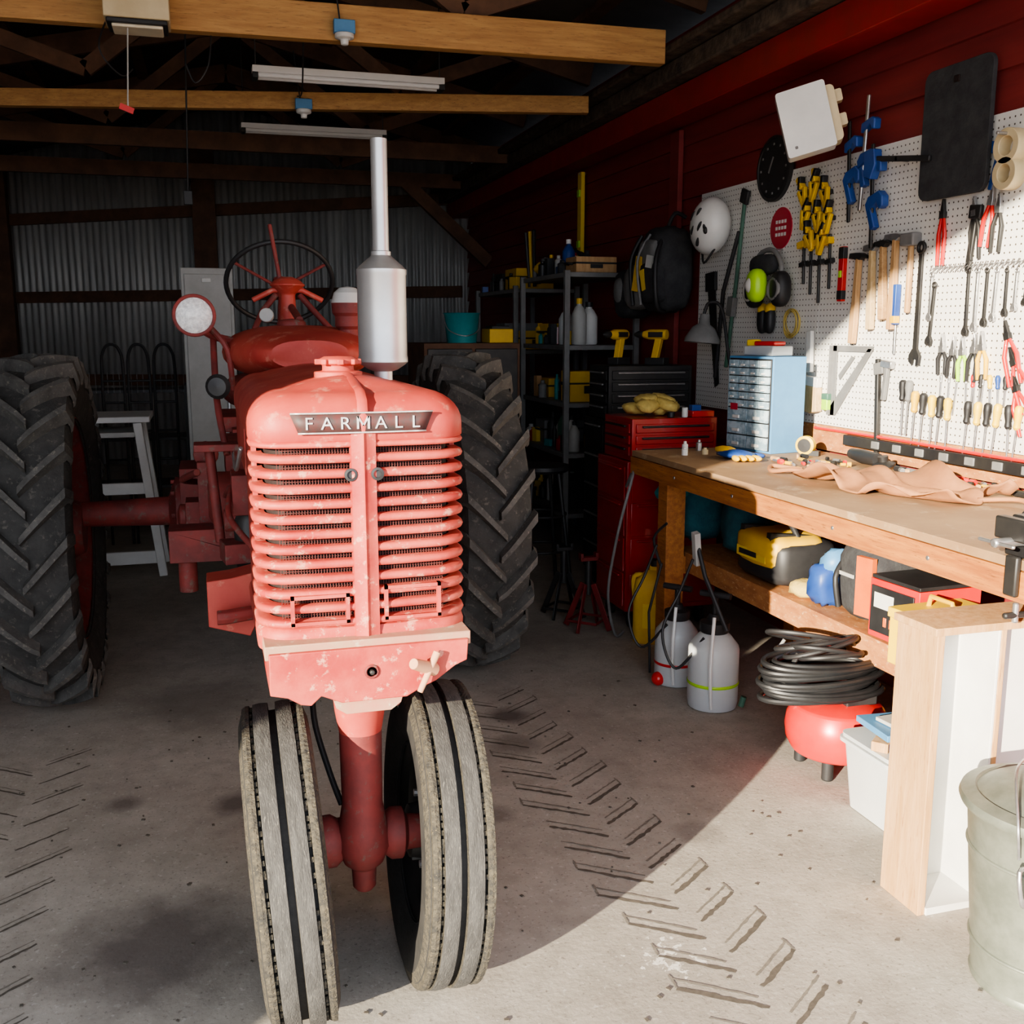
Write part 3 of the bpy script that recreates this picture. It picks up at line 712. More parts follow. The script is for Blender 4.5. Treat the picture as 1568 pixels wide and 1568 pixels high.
def pliers(y,z,l,m,a=0,jaw=steel,nm='pliers',sp=.022):
    b=Bd(nm)
    wp(b,y,z,[(-.012,0),(-.003,.055),(.0,.055),(.002,.0)],.012,jaw,a,.006);wp(b,y,z,[(.012,0),(.003,.055),(.0005,.055),(-.002,.0)],.012,jaw,a,.006)
    wb(b,y,z,.026,.024,.016,jaw,a,.004,0,-.004)
    ux,uy=wf(a);o=V3(PX-.012,y,z)
    for s_ in(-1,1):
        b.tube([o+ux*s_*.006-uy*.012,o+ux*s_*sp-uy*(l*.4),o+ux*s_*(sp*.9)-uy*l],[.006,.0085,.007],m,8)
    b.done(.001)
pliers(3.38,1.93,.19,redb,0,blackm,'bolt_cutter',.016)
pliers(3.21,1.92,.17,blackm,6,steel);pliers(3.13,1.95,.16,redb,-8,steel);pliers(3.09,1.92,.15,blackm,-3,steel)
pliers(3.33,1.43,.10,black,2);pliers(3.27,1.42,.10,black,-3);pliers(3.22,1.42,.11,lime,4);pliers(3.16,1.43,.12,black,-4);pliers(3.12,1.44,.12,yel,5)
pliers(3.00,1.48,.18,redb,18,blackm,sp=.03);pliers(2.96,1.39,.19,redb,26,blackm,sp=.03);pliers(2.94,1.30,.17,redb,22,blackm,sp=.03)
b=Bd('adjustable_wrench');wb(b,3.21,1.86,.025,.2,.014,blackm,-6,.004,0,-.05);wb(b,3.21,1.86,.06,.05,.018,blackm,-6,.002,0,.06);b.done(.005)
b=Bd('peg_hooks')
for k in range(22):
    y=3.40-k*.026;o=V3(PX,y,1.735)
    b.tube([o,o+V3(-.02,0,-.004),o+V3(-.028,.012,-.015),o+V3(-.03,-.004,.006)],.0022,steel,6)
b.done()
def driver(y,z,hl,sl,hm,a=0,t=.013,nm='screwdriver'):
    b=Bd(nm);ux,uy=wf(a);o=V3(PX-t-.001,y,z)
    b.lathe(o,-uy,[(t*.5,-.0),(t*.95,.008),(t,hl*.35),(t*.7,hl*.7),(t*.85,hl*.9),(t*.5,hl)],hm,12)
    b.cyl(o-uy*hl,o-uy*(hl+sl),.0035,steel,.003,8);b.done()
for k,(y,z) in enumerate(((3.54,1.30),(3.50,1.30),(3.46,1.26),(3.41,1.255),(3.36,1.25),(3.31,1.25),(3.27,1.245))):
    driver(y,z,.085,.11+.03*random.random(),[black,grey,yel,black,yelb,black,yelb][k],random.uniform(-5,5),.016)
for k in range(8):
    driver(3.16-k*.05,1.24,.085,.10+.03*random.random(),[black,yelb,black,yelb][k%4],random.uniform(-6,6),.015)
for k in range(6):
    driver(3.33-k*.045,1.33,.03,.12,steel,random.uniform(-6,6),.006,'drill_bit')
for k in range(5):
    driver(3.15-k*.04,1.34,.05,.06,[redb,black,yelb,blue,black][k],random.uniform(-6,6),.010,'nut_driver')
b=Bd('pry_bar');wb(b,3.70,1.18,.022,.40,.018,blackm,4,.006);wb(b,3.70,1.34,.06,.05,.02,grey,10,.006);b.done(.004)
b=Bd('pipe_wrench');wb(b,3.66,1.25,.022,.16,.018,grey,-6,.006,0,.04);wb(b,3.66,1.34,.07,.03,.024,steel,-6,.004,.01,.02);b.done(.004)
b=Bd('rafter_square')
th_=.006
o=(PX-.004,4.05,1.12)
ux,uy=wf(0)
for q in([(0,0),(.03,.0),(.03,.31),(0,.31)],[(0,.31),(0,.285),(.27,.285),(.29,.31)],[(0,0),(.035,.0),(.29,.30),(.255,.30),(.0,.04)],[(.06,.16),(.16,.26),(.14,.265),(.05,.18)]):
    b.prism(q,o,ux,uy,th_,grey)
b.prism([(-.008,0),(.002,0),(.002,.31),(-.008,.31)],o,ux,uy,.02,grey);b.done(.0006)
b=Bd('bench_brush');wb(b,4.22,1.40,.040,.19,.02,white,3,.01);wb(b,4.21,1.265,.17,.045,.03,whitep,-4,.005);wp(b,4.21,1.245,[(-.08,0),(.08,0),(.095,-.11),(.04,-.125),(-.05,-.12),(-.095,-.105)],.035,bristle,-4,.003);b.done(.004)
b=Bd('scrub_brush_green');wb(b,4.07,1.20,.05,.03,.03,green,0,.0);wb(b,4.07,1.165,.045,.05,.03,lime,0,.0);b.done(.004)
b=Bd('twine_coil')
for k in range(7): b.torus((PX-.006-k*.003,4.40+.006*math.sin(k*2),1.53+.006*math.cos(k)),(1,.1*math.sin(k),.1*math.cos(k)),.062+.006*math.sin(k*3),.0025,glove,28,6)
b.done()
b=Bd('ear_defenders');o=V3(2.63,4.53,1.74)
b.tube([o+V3(0,.12,-.02),o+V3(0,.13,.06),o+V3(0,.05,.13),o+V3(0,-.06,.13),o+V3(0,-.13,.06),o+V3(0,-.12,-.02)],.012,grey,smooth=6)
for dy,m_ in((.11,black),(-.13,black)):
    b.sph(o+V3(0,dy,-.05),(.045,.055,.085),m_,pw=.8)
b.sph(o+V3(-.06,-.01,-.03),(.045,.055,.08),lime,pw=.8);b.sph(o+V3(-.075,-.01,-.03),(.045,.028,.045),greyl)
b.torus(o+V3(-.03,.11,-.05),(1,0,0),.045,.012,greyl,24)
b.torus(o+V3(-.03,-.12,-.05),(1,0,0),.045,.012,grey,24)
b.sph(o+V3(.0,.03,.07),(.03,.12,.05),fabric,pw=.7)
b.cyl(o+V3(0,0,.13),(PX,4.53,1.88),.005,steel);b.done(ang=60)
b=Bd('work_gloves')
for dy in(0,-.07):
    b.sph((2.68,4.64+dy,1.55),(.025,.03,.07),black,pw=.8);b.sph((2.68,4.64+dy,1.60),(.027,.027,.03),yel)
b.done(ang=60)
b=Bd('garden_loppers')
b.tube([(2.69,4.88,2.16),(2.69,4.94,1.75),(2.69,5.02,1.30)],.011,green);b.tube([(2.68,4.91,2.0),(2.68,5.06,1.70),(2.68,5.12,1.24)],.012,black)
b.box((2.69,4.88,2.17),(.02,.07,.07),black,(20,0,0));b.box((2.69,4.98,1.62),(.03,.06,.10),grey,(10,0,0));b.done(.004)
b=Bd('hand_saw');wp(b,5.24,1.62,[(-.03,.1),(.06,.1),(.10,-.42),(.05,-.44)],.004,blackm,4,.01);wb(b,5.24,1.72,.11,.10,.02,black,4,0,0,.04);b.done(.004)
b=Bd('backpack');o=V3(2.59,5.60,1.84)
b.sph(o,(.12,.19,.24),fabric,22,14,pw=.6,noise=.07);b.sph(o+V3(-.09,-.04,-.07),(.06,.13,.12),fabric,16,10,pw=.5,noise=.06);b.sph(o+V3(-.09,.0,.09),(.05,.12,.08),grey,16,10,pw=.55,noise=.08)
b.box(o+V3(-.14,.07,-.02),(.03,.05,.20),yel,(10,0,20));b.box(o+V3(-.14,-.02,-.06),(.03,.04,.12),yelb,(-15,0,10));b.box(o+V3(-.14,-.10,.04),(.03,.05,.07),greyl,(10,0,20))
b.sph(o+V3(-.06,.22,-.09),(.09,.09,.13),grey,14,8,pw=.6,noise=.1);b.sph(o+V3(-.02,.20,.08),(.08,.07,.09),fabric,14,8,pw=.6,noise=.12)
b.tube([o+V3(-.05,-.1,.2),o+V3(-.14,-.17,.05),o+V3(-.13,-.17,-.2),o+V3(-.05,-.1,-.24)],.013,black,smooth=5)
b.tube([o+V3(-.1,.12,.2),o+V3(-.16,.14,.05),o+V3(-.15,.12,-.2)],.012,black,smooth=5)
b.tube([o+V3(-.1,.0,.2),o+V3(-.17,.02,.05),o+V3(-.16,-.02,-.2)],.008,grey,smooth=5)
b.tube([o+V3(0,0,.22),o+V3(.05,0,.32),o+V3(.12,.0,.30)],.012,black,smooth=4);b.done(ang=80)
b=Bd('tool_bag');o=V3(2.6,6.08,1.72);b.sph(o,(.11,.14,.15),fabric,16,10,pw=.6,noise=.08);b.sph(o+V3(-.08,0,.02),(.05,.06,.08),grey,pw=.7);b.tube([o+V3(0,.08,.13),o+V3(0,0,.24),o+V3(0,-.08,.13)],.01,black,smooth=4);b.cyl(o+V3(0,0,.2),(2.735,6.08,1.95),.006,steel);b.done(ang=80)
b=Bd('masking_tape_roll')
for z,r in((2.12,.06),(2.03,.055)):
    b.lathe((PX,3.04,z),(-1,0,0),[(r,0),(r,.05),(r*.55,.05),(r*.55,0)],cream,28,caps=False)
b.cyl((PX,3.04,2.16),(PX-.09,3.04,2.16),.006,steel);b.done(.002)
b=Bd('blue_clip_tool');wb(b,3.12,2.06,.02,.15,.02,blue,-14,.0);wb(b,3.13,2.13,.05,.04,.02,blue,-14);b.done(.003)
b=Bd('yellow_level');b.box((2.70,7.33,2.30),(.03,.075,.66),yelb);b.box((2.68,7.33,2.12),(.012,.05,.05),lime);b.box((2.68,7.33,2.48),(.012,.05,.05),lime);b.cyl((2.735,7.33,2.62),(2.68,7.33,2.62),.01,steel);b.box((2.685,7.33,2.06),(.03,.20,.03),black,(15,0,0));b.done(.003)
# ---------------------------------------------------------------- BENCH
bench=Bd('workbench')
bench.bb(1.87,2.70,1.62,4.36,.925,.95,hardb)
bench.bb(1.868,1.908,1.60,4.37,.845,.922,benchw);bench.bb(1.87,2.70,4.32,4.36,.845,.922,benchw);bench.bb(1.90,2.68,1.65,4.33,.90,.925,benchw)
for x,y in((1.955,4.10),(2.62,4.10),(2.62,3.15),(2.4,1.70),(2.62,2.35)):
    bench.bb(x-.045,x+.045,y-.045,y+.045,0,.90,benchw)
bench.bb(1.93,2.66,4.08,4.12,.42,.50,benchw)
bench.bb(2.02,2.66,2.30,4.20,.50,.52,osb);bench.bb(2.02,2.05,2.30,4.20,.43,.50,osb)
for y in(3.9,3.4,2.75,2.3): bench.lathe((1.868,y,.885),(-1,0,0),[(.007,0),(.007,.003),(0,.004)],steel,10)
bench.done(.003)
b=Bd('parts_drawer_cabinet')
Mx=Matrix.Translation((2.46,4.21,.951))@Matrix.Rotation(R(10),4,'Z')
b.bb(-.085,.10,-.155,.155,.0,.43,blues)
b.bb(-.09,-.084,-.145,.145,.01,.42,black)
for j in range(9):
    nc=4 if j>2 else 2
    for i in range(nc):
        wz=.285/(nc);y0_=-.1425+wz*i
        if j<3: zz0=.012+j*.062;h2=.056
        else: zz0=.012+3*.062+(j-3)*.0365;h2=.032
        b.bb(-.100,-.088,y0_+.003,y0_+wz-.003,zz0,zz0+h2,drawer)
        b.bb(-.108,-.100,y0_+wz*.35,y0_+wz*.65,zz0+h2*.2,zz0+h2*.45,whitep)
b.box((-.110,.08,.20),(.002,.05,.03),stickr)
bmesh.ops.transform(b.bm,matrix=Mx,verts=b.bm.verts);b.done(.0015)
b=Bd('parts_box');b.box((2.48,4.23,1.405),(.12,.20,.045),transl,(0,0,10));b.box((2.47,4.20,1.438),(.08,.12,.02),redb,(0,0,20));b.box((2.5,4.34,1.41),(.06,.04,.05),blue)
b.box((2.44,4.29,1.44),(.05,.05,.03),yelb,(0,0,30));b.done(.006)
b=Bd('blue_work_glove')
b.sph((2.17,3.93,.972),(.06,.10,.020),blue,16,8,rot=(0,0,20),noise=.12);b.sph((2.16,4.0,.982),(.05,.07,.018),yel,14,8,rot=(0,5,-15),noise=.1)
for k in range(4): b.sph((2.12+k*.028,3.84-k*.006,.966),(.012,.04,.013),yel,10,6,rot=(0,0,-8+6*k))
b.sph((2.25,3.90,.966),(.04,.014,.013),blue,10,6,rot=(0,0,-30));b.done(ang=80)
b=Bd('tape_measure')
b.lathe((2.55,3.98,.995),(-.8,-.6,0),[(.03,0),(.042,.004),(.042,.034),(.03,.038)],yelb,24);b.lathe((2.55,3.98,.995),(-.8,-.6,0),[(.030,.038),(.030,.040),(0,.041)],black,20);b.box((2.56,3.94,.962),(.05,.03,.022),black,(0,0,-50));b.done(.003)
b=Bd('leather_apron')
rows=[];nx,ny=22,44
for i in range(nx+1):
    row=[]
    for j in range(ny+1):
        s_=-1+2*i/nx;t=-1+2*j/ny
        wx=.175*(1-.40*max(0,t)**2-.15*max(0,-t)**3)*(1+.18*math.sin(4*t+.5))
        x=s_*wx+.03*math.sin(5*t);y=t*.36+.06*s_*math.sin(3*t)+.03*math.sin(4*s_)
        fold=max(0,math.sin(3.3*t+1.5*s_+.6))**2*.040+max(0,math.sin(7*s_-2*t))**3*.022
        edge=max(abs(s_),abs(t));lift=.045*max(0,(edge-.78)/.22)*max(0,math.sin(6*t+2*s_))
        z=.957+fold+lift
        row.append(V3(2.27+x*.94-y*.22,3.02+x*.3+y*.95,z))
    rows.append(row)
b.skin(rows,leather);b.tube([(2.20,3.36,.962),(2.12,3.40,.975),(2.08,3.48,.962),(2.13,3.56,.97),(2.20,3.46,.965)],.009,leather,smooth=6);b.tube([(2.35,2.68,.962),(2.42,2.58,.975),(2.40,2.50,.962)],.008,leather,smooth=5)
b.done(ang=180,solid=.004)
b=Bd('bench_vise')
vx,vy=1.94,1.98
b.box((vx,vy,.966),(.12,.12,.03),blackm);b.box((vx,vy,.995),(.07,.08,.05),blackm);b.box((vx-.03,vy,1.03),(.04,.11,.045),blackm);b.box((vx-.085,vy,1.025),(.03,.11,.055),blackm)
b.cyl((vx,vy,.995),(vx-.15,vy,.995),.012,steel);b.cyl((vx-.14,vy-.06,.995),(vx-.14,vy+.06,.995),.005,steel)
b.box((vx-.085,vy,.91),(.016,.04,.10),blackm);b.cyl((vx-.065,vy,.79),(vx-.065,vy,.842),.008,steel);b.cyl((vx-.10,vy,.81),(vx-.03,vy,.81),.008,blackm)
b.done(.006)
b=Bd('angle_grinder');b.tube([(2.60,3.72,.985),(2.58,3.61,.985),(2.57,3.50,.985)],[.022,.03,.026],black,12);b.lathe((2.57,3.46,.965),(-.2,0,1),[(.045,0),(.045,.008),(.02,.02),(.02,.04)],blackm,24);b.done()
b=Bd('power_strip');b.bb(2.675,2.704,2.0,3.9,1.0,1.045,blackm)
for k in range(12):b.bb(2.668,2.676,2.1+k*.14,2.15+k*.14,1.007,1.038,grey)
b.done(.003)
b=Bd('air_hose_red');b.tube([(2.695,4.15,1.053),(2.695,3.6,1.056),(2.695,3.0,1.052),(2.695,2.4,1.056),(2.695,1.9,1.052)],.007,redb,smooth=8);b.done()
b=Bd('clippers_green');b.cyl((2.30,2.42,.962),(2.36,2.32,.962),.010,lime);b.cyl((2.36,2.32,.962),(2.40,2.24,.96),.006,steel);b.sph((2.30,2.42,.962),.013,black);b.done()
b=Bd('bench_small_parts')
for k in range(100):
    x=random.uniform(2.25,2.52);y=random.uniform(3.55,3.85)
    if k>30: x=random.uniform(2.56,2.655);y=random.uniform(2.05,3.35)
    m_=random.choice([blackm,steel,grey,yel,black,redb,wood,blackm]);l=random.uniform(.015,.07)
    a=random.random()*6.28;r_=random.uniform(.004,.012)
    b.cyl((x,y,.951+r_),(x+l*math.cos(a)*.3,y+l*math.sin(a),.951+r_),r_,m_,seg=8)
b.tube([(2.50,2.45,.958),(2.47,2.38,.958),(2.5,2.2,.958),(2.62,2.05,.958)],.006,black,smooth=8)
b.done()
b=Bd('small_bottles')
for x,y,m_,h in((2.07,4.22,white,.05),(2.02,4.12,whitep,.035),(2.12,4.12,cream,.03),(2.16,4.26,steel,.05)):
    b.lathe((x,y,.951),(0,0,1),[(.014,0),(.014,h*.7),(.007,h*.8),(.007,h),(0,h)],m_,14)
b.done()
b=Bd('desk_lamp')
b.lathe((2.55,5.02,1.50),(.1,.0,1),[(.095,-.07),(.093,-.05),(.06,.01),(.03,.03),(.025,.08),(0,.085)],grey,28,caps=False)
b.lathe((2.55,5.02,1.50),(.1,.0,1),[(.088,-.066),(.05,-.06),(0,-.055)],lens,28,caps=False)
b.tube([(2.55,5.02,1.58),(2.57,5.0,1.64),(2.62,4.95,1.60),(2.63,4.85,1.30),(2.66,4.7,1.1)],.009,black,smooth=5);b.box((2.68,4.7,1.08),(.05,.06,.08),black);b.done(ang=60)
# ---------------------------------------------------------------- under bench / floor right
b=Bd('yellow_tool_bag');o=V3(2.17,3.50,.615)
b.sph(o,(.14,.18,.09),black,20,12,pw=.4,noise=.04);b.sph(o+V3(-.03,0,.04),(.13,.16,.07),yel,18,10,pw=.45,noise=.05)
b.box(o+V3(-.15,0,.02),(.015,.20,.04),yelb,(0,0,3));b.box(o+V3(-.158,.02,.02),(.006,.12,.02),black,(0,0,3))
for dy in(-.1,.1): b.box(o+V3(-.03,dy,.095),(.22,.03,.03),black,(0,5,0))
b.tube([o+V3(-.02,.12,.09),o+V3(-.03,.06,.15),o+V3(-.03,-.06,.15),o+V3(-.02,-.12,.09)],.012,black,smooth=4);b.done(ang=60)
b=Bd('tan_cloth');b.sph((2.12,3.24,.553),(.08,.06,.03),glove,14,9,pw=.7,noise=.2);b.done(ang=80)
b=Bd('blue_cloth_bag');b.sph((2.11,3.11,.602),(.07,.055,.078),blue,16,10,pw=.6,noise=.2);b.sph((2.14,3.09,.68),(.07,.05,.05),blues,14,9,pw=.7,noise=.25);b.done(ang=80)
b=Bd('grey_duffel');o=V3(2.20,2.90,.660)
b.sph(o,(.14,.12,.135),fabric,20,12,pw=.45,noise=.06);b.sph(o+V3(-.02,0,.13),(.12,.10,.03),grey,14,8,pw=.6,noise=.12);b.box(o+V3(-.14,-.07,.0),(.02,.07,.20),orange,(0,0,10))
b.tube([o+V3(-.12,.09,.05),o+V3(-.16,.07,.0),o+V3(-.15,.06,-.10)],.010,black,smooth=4);b.tube([o+V3(0,.1,.14),o+V3(-.06,.05,.19),o+V3(-.06,-.05,.19),o+V3(0,-.1,.14)],.010,black,smooth=4);b.box(o+V3(-.145,.03,.02),(.006,.08,.012),greyl);b.done(ang=60)
b=Bd('battery_charger_box');b.box((2.15,2.65,.62),(.24,.22,.19),redb,(0,0,4));b.box((2.027,2.645,.62),(.006,.19,.15),black,(0,0,4));b.box((2.023,2.68,.65),(.004,.09,.05),white,(0,0,4));b.box((2.023,2.60,.61),(.004,.05,.06),greyl,(0,0,4));b.box((2.15,2.65,.722),(.235,.215,.012),black,(0,0,4))
for k in range(4): b.box((2.022,2.70-.03*k,.585),(.003,.014,.03),orange,(0,0,4))
b.done(.004)
b=Bd('yellow_toolbox');b.box((2.04,2.41,.595),(.26,.18,.14),yelb,(0,0,4));b.box((2.04,2.41,.68),(.27,.19,.03),yelb,(0,0,4));b.tube([(2.02,2.47,.69),(2.02,2.46,.725),(2.02,2.37,.725),(2.02,2.36,.69)],.008,yel);b.box((1.905,2.40,.655),(.010,.03,.045),black,(0,0,4));b.done(.010)
b=Bd('teal_bag');o=V3(2.02,4.24,.66)
b.sph(o+V3(.14,-.0,.02),(.12,.10,.14),tealf,14,10,pw=.7,noise=.14);b.sph(o+V3(.02,.02,.10),(.09,.09,.05),teal,12,8,noise=.15);b.sph(o+V3(.24,-.32,.0),(.13,.10,.13),tealf,16,10,pw=.6,noise=.12)
b.tube([o+V3(.14,-.2,.12),o+V3(.1,-.25,.16),o+V3(.1,-.4,.12)],.01,black,smooth=4)
b.done(ang=80)
b=Bd('air_compressor');o=V3(2.03,2.90,.0)
b.lathe(o,(0,0,1),[(.10,.05),(.150,.07),(.170,.11),(.175,.15),(.17,.19),(.15,.23),(.10,.25),(0,.255)],redb,40)
for k in range(4):
    a=R(45+90*k);b.cyl(o+V3(.12*math.cos(a),.12*math.sin(a),0),o+V3(.12*math.cos(a),.12*math.sin(a),.08),.02,black)
b.box(o+V3(.04,.02,.27),(.12,.20,.05),black);b.lathe(o+V3(-.15,.08,.235),(-1,0,.3),[(.022,0),(.022,.015),(0,.016)],whitep,16)
b.done(.006)
b=Bd('hose_coil');o=V3(1.89,2.80,.318)
for k in range(18):
    lay=k%8;rr0=.10-.014*(k//8)
    b.torus(o+V3(.010*math.sin(k*1.7),.012*math.cos(k*2.3),.0+.017*lay),(.05*math.sin(k),.06*math.cos(k*1.3),1),rr0,.0095,hose,40,8,2.1)
for k in range(5):
    b.torus(o+V3(.0,-.05+.03*k,.145+.006*k),(.25*math.sin(k*2),.3,1),.07+.008*k,.008,black,30,8,1.5)
b.tube([o+V3(-.09,.0,-.02),o+V3(-.125,.0,.06),o+V3(-.09,0,.145)],.009,black,smooth=4)
b.tube([o+V3(-.05,.15,-.02),o+V3(-.09,.16,.06),o+V3(-.05,.15,.145)],.006,grey,smooth=4)
b.tube([o+V3(-.02,.15,.10),o+V3(-.03,.26,.02),o+V3(.02,.22,-.10)],.008,black,smooth=4)
b.done()
b=Bd('storage_bin')
def tub(b,c,w,d,h,m,tp=.85,rim=.012,r=.03):
    pr=[(tp,0),(1,h),(1+rim/w*2,h),(1+rim/w*2,h-.012),(1.0,h-.012)]
    rings=[]
    for s_,z in pr: rings.append([V3(c[0]+x*s_,c[1]+y*s_,c[2]+z) for x,y in rr_(w,d,r)])
    VV=b.skin(rings,m,closed=True);f=b.bm.faces.new(VV[0][::-1]);f.material_index=b.mi(m)
tub(b,(2.03,2.53,.002),.30,.26,.23,transl)
b.prism(rr_(.31,.27,.03),(2.03,2.53,.235),(1,0,0),(0,1,0),.012,transl)
b.box((2.01,2.52,.08),(.18,.15,.13),whitep,(0,0,10));b.box((1.98,2.57,.14),(.12,.06,.14),blue,(0,0,20));b.done()
b=Bd('wood_offcuts');b.box((2.00,2.57,.262),(.30,.05,.03),wood,(0,0,40));b.box((2.03,2.50,.262),(.28,.03,.025),blue,(0,0,10));b.box((2.04,2.54,.290),(.26,.18,.02),blues,(0,0,-5));b.box((2.05,2.53,.308),(.20,.12,.012),greyl,(0,0,5));b.done(.002)
def sprayer(x,y,k,nm='pump_sprayer'):
    b=Bd(nm);o=V3(x,y,0)
    b.lathe(o,(0,0,1),[(.06*k,0),(.088*k,.004),(.092*k,.03),(.092*k,.22*k),(.088*k,.235*k),(.06*k,.27*k),(.045*k,.282*k)],transl,32)
    b.lathe(o,(0,0,1),[(.05*k,.282*k),(.054*k,.29*k),(.054*k,.32*k),(.03*k,.33*k),(.02*k,.35*k)],black,24)
    b.cyl(o+V3(0,0,.33*k),o+V3(0,0,.42*k),.012,black);b.cyl(o+V3(-.04,.05,.42*k),o+V3(.04,-.05,.42*k),.013,black)
    b.lathe(o,(0,0,1),[(.093*k,.09*k),(.0945*k,.092*k),(.0945*k,.10*k),(.093*k,.102*k)],lime if k>1 else redb,32,caps=False)
    b.tube([o+V3(-.06,-.03,.27*k),o+V3(-.15,.03,.16),o+V3(-.19,.08,.30),o+V3(-.12,.08,.46),o+V3(-.08,.05,.60)],.006,black,smooth=8)
    b.tube([o+V3(-.05,-.085,.02),o+V3(-.07,-.11,.18*k),o+V3(-.05,-.09,.36*k)],.007,whitep,smooth=5)
    return b
b=sprayer(1.90,3.56,1.10);b.tube([(1.84,3.64,.70),(1.85,3.56,.54),(1.90,3.46,.34)],.009,black);b.box((1.84,3.62,.64),(.025,.03,.14),greyl,(10,-10,0));b.cyl((1.98,3.47,0.02),(1.99,3.465,.06),.012,green);b.done(.0)
b=sprayer(1.88,3.86,1.0);b.tube([(1.80,3.95,.02),(1.78,3.93,.3),(1.82,3.90,.52)],.006,black);b.sph((1.79,3.84,.03),(.03,.03,.03),redb);b.tube([(1.82,3.90,.5),(1.80,3.94,.62),(1.82,3.86,.7)],.006,black,smooth=4);b.done()
b=Bd('oil_jug');Mx=Matrix.Translation((2.03,4.42,0))@Matrix.Rotation(R(60),4,'Z')
rings=[[V3(x*s_,y*s_,z) for x,y in rr_(.11,.20,.03)] for s_,z in((.92,0),(1,.01),(1,.26),(.9,.31),(.55,.345),(.30,.36),(.28,.39),(.0,.39))]
VV=b.skin(rings,yel,closed=True);b.bm.faces.new(VV[0][::-1]);b.tube([(0,.05,.33),(0,.10,.32),(0,.095,.22),(0,.08,.16)],.013,yel,smooth=4);b.cyl((0,0,.38),(0,0,.41),.026,black)
b.box((-.056,0,.14),(.004,.10,.12),yelb)
bmesh.ops.transform(b.bm,matrix=Mx,verts=b.bm.verts);b.done(.0)
b=Bd('wooden_display_frame')
H=.775
b.bb(1.70,1.722,2.035,2.19,0,H-.02,wood)
b.bb(1.722,2.35,2.175,2.19,.0,H-.02,white)
b.bb(1.69,2.42,2.03,2.195,H-.02,H,wood)
b.bb(1.722,1.885,2.03,2.175,.0,.02,white)
b.bb(1.885,1.893,2.037,2.175,.0,H-.02,white);b.bb(1.893,1.908,2.035,2.175,.0,H-.02,wood)
b.bb(1.908,2.35,2.10,2.11,.0,H-.02,white)
b.bb(1.722,1.728,2.045,2.175,.02,H-.02,white)
b.bb(2.33,2.35,2.035,2.175,0,H-.02,wood)
b.box((1.93,2.095,.70),(.03,.012,.05),steel)
b.done(.0015)
b=Bd('trash_can');o=V3(1.80,1.73,0)
seg=60
prof=[(.150,0),(.153,.01),(.148,.02)]+[(.150+.035*t,.02+.41*t) for t in[k/6 for k in range(7)]]+[(.190,.435),(.190,.445)]
b.lathe(o,(0,0,1),prof,galv,seg)
for z in(.10,.33): b.torus(o+V3(0,0,z),(0,0,1),.150+.035*(z-.02)/.41+.001,.004,galv,60)
b.lathe(o,(0,0,1),[(.200,.430),(.204,.440),(.200,.452),(.17,.462),(.165,.458),(.13,.478),(.06,.495),(0,.498)],galv,seg,caps=False)
b.tube([o+V3(-.05,0,.495),o+V3(-.045,0,.525),o+V3(.045,0,.525),o+V3(.05,0,.495)],.006,galv,smooth=4)
b.tube([o+V3(-.16,-.10,.36),o+V3(-.205,-.12,.37),o+V3(-.2,-.13,.30),o+V3(-.165,-.11,.29)],.005,steel,smooth=4)
b.tube([o+V3(-.18,-.09,.38),o+V3(-.19,-.09,.46),o+V3(-.12,.0,.53),o+V3(-.02,.08,.52)],.003,steel,smooth=6)
b.done(ang=45)
# ---------------------------------------------------------------- tool chests & shelves
def chest(nm,x0,x1,y0,y1,z0,z1,n,m,hm,casters=True):
    b=Bd(nm);b.bb(x0,x1,y0,y1,z0,z1,m)
    h=(z1-z0-.04)/n
    for k in range(n):
        za=z0+.02+h*k
        b.bb(x0-.008,x0,y0+.02,y1-.02,za+.006,za+h-.006,m);b.bb(x0-.022,x0-.008,y0+.05,y1-.05,za+h-.024,za+h-.014,hm)
        b.bb(x0+.02,x1-.02,y0-.008,y0,za+.006,za+h-.006,m);b.bb(x0+.05,x1-.05,y0-.022,y0-.008,za+h-.024,za+h-.014,hm)
    if casters:
        for x in(x0+.06,x1-.06):
            for y in(y0+.06,y1-.06):
                b.lathe((x-.015,y,.04),(1,0,0),[(.04,0),(.04,.03)],black,16);b.bb(x-.02,x+.02,y-.02,y+.02,.05,z0,blackm)
    return b
b=chest('red_tool_chest',1.96,2.46,4.62,5.02,.10,.86,4,redt,redt);b.done(.005)
b=chest('red_tool_chest_top',1.98,2.44,4.62,4.98,.862,1.07,3,redt,blackm,casters=False)
b.done(.005)
b=Bd('yellow_gloves_pile')
for k in range(7): b.sph((2.08+.034*k+random.uniform(-.02,.02),4.80+random.uniform(-.05,.05),1.105+.022*(k%3)),(.07,.05,.028),glove,12,7,rot=(random.uniform(-20,20),random.uniform(-20,20),random.random()*180),pw=.8,noise=.3)
b.done(ang=80)
b=Bd('screw_tray');b.box((2.37,4.68,1.086),(.12,.09,.03),redb);b.box((2.34,4.67,1.115),(.05,.04,.03),blue);b.cyl((2.27,4.64,1.071),(2.27,4.64,1.12),.015,white);b.cyl((2.20,4.65,1.071),(2.20,4.65,1.10),.018,black);b.done(.003)
b=chest('black_tool_chest',2.13,2.66,5.35,5.68,.10,1.0,5,blackm,steel);b.done(.005)
b=chest('black_tool_chest_top',2.15,2.66,5.36,5.66,1.002,1.30,4,blackm,steel,casters=False);b.done(.005)
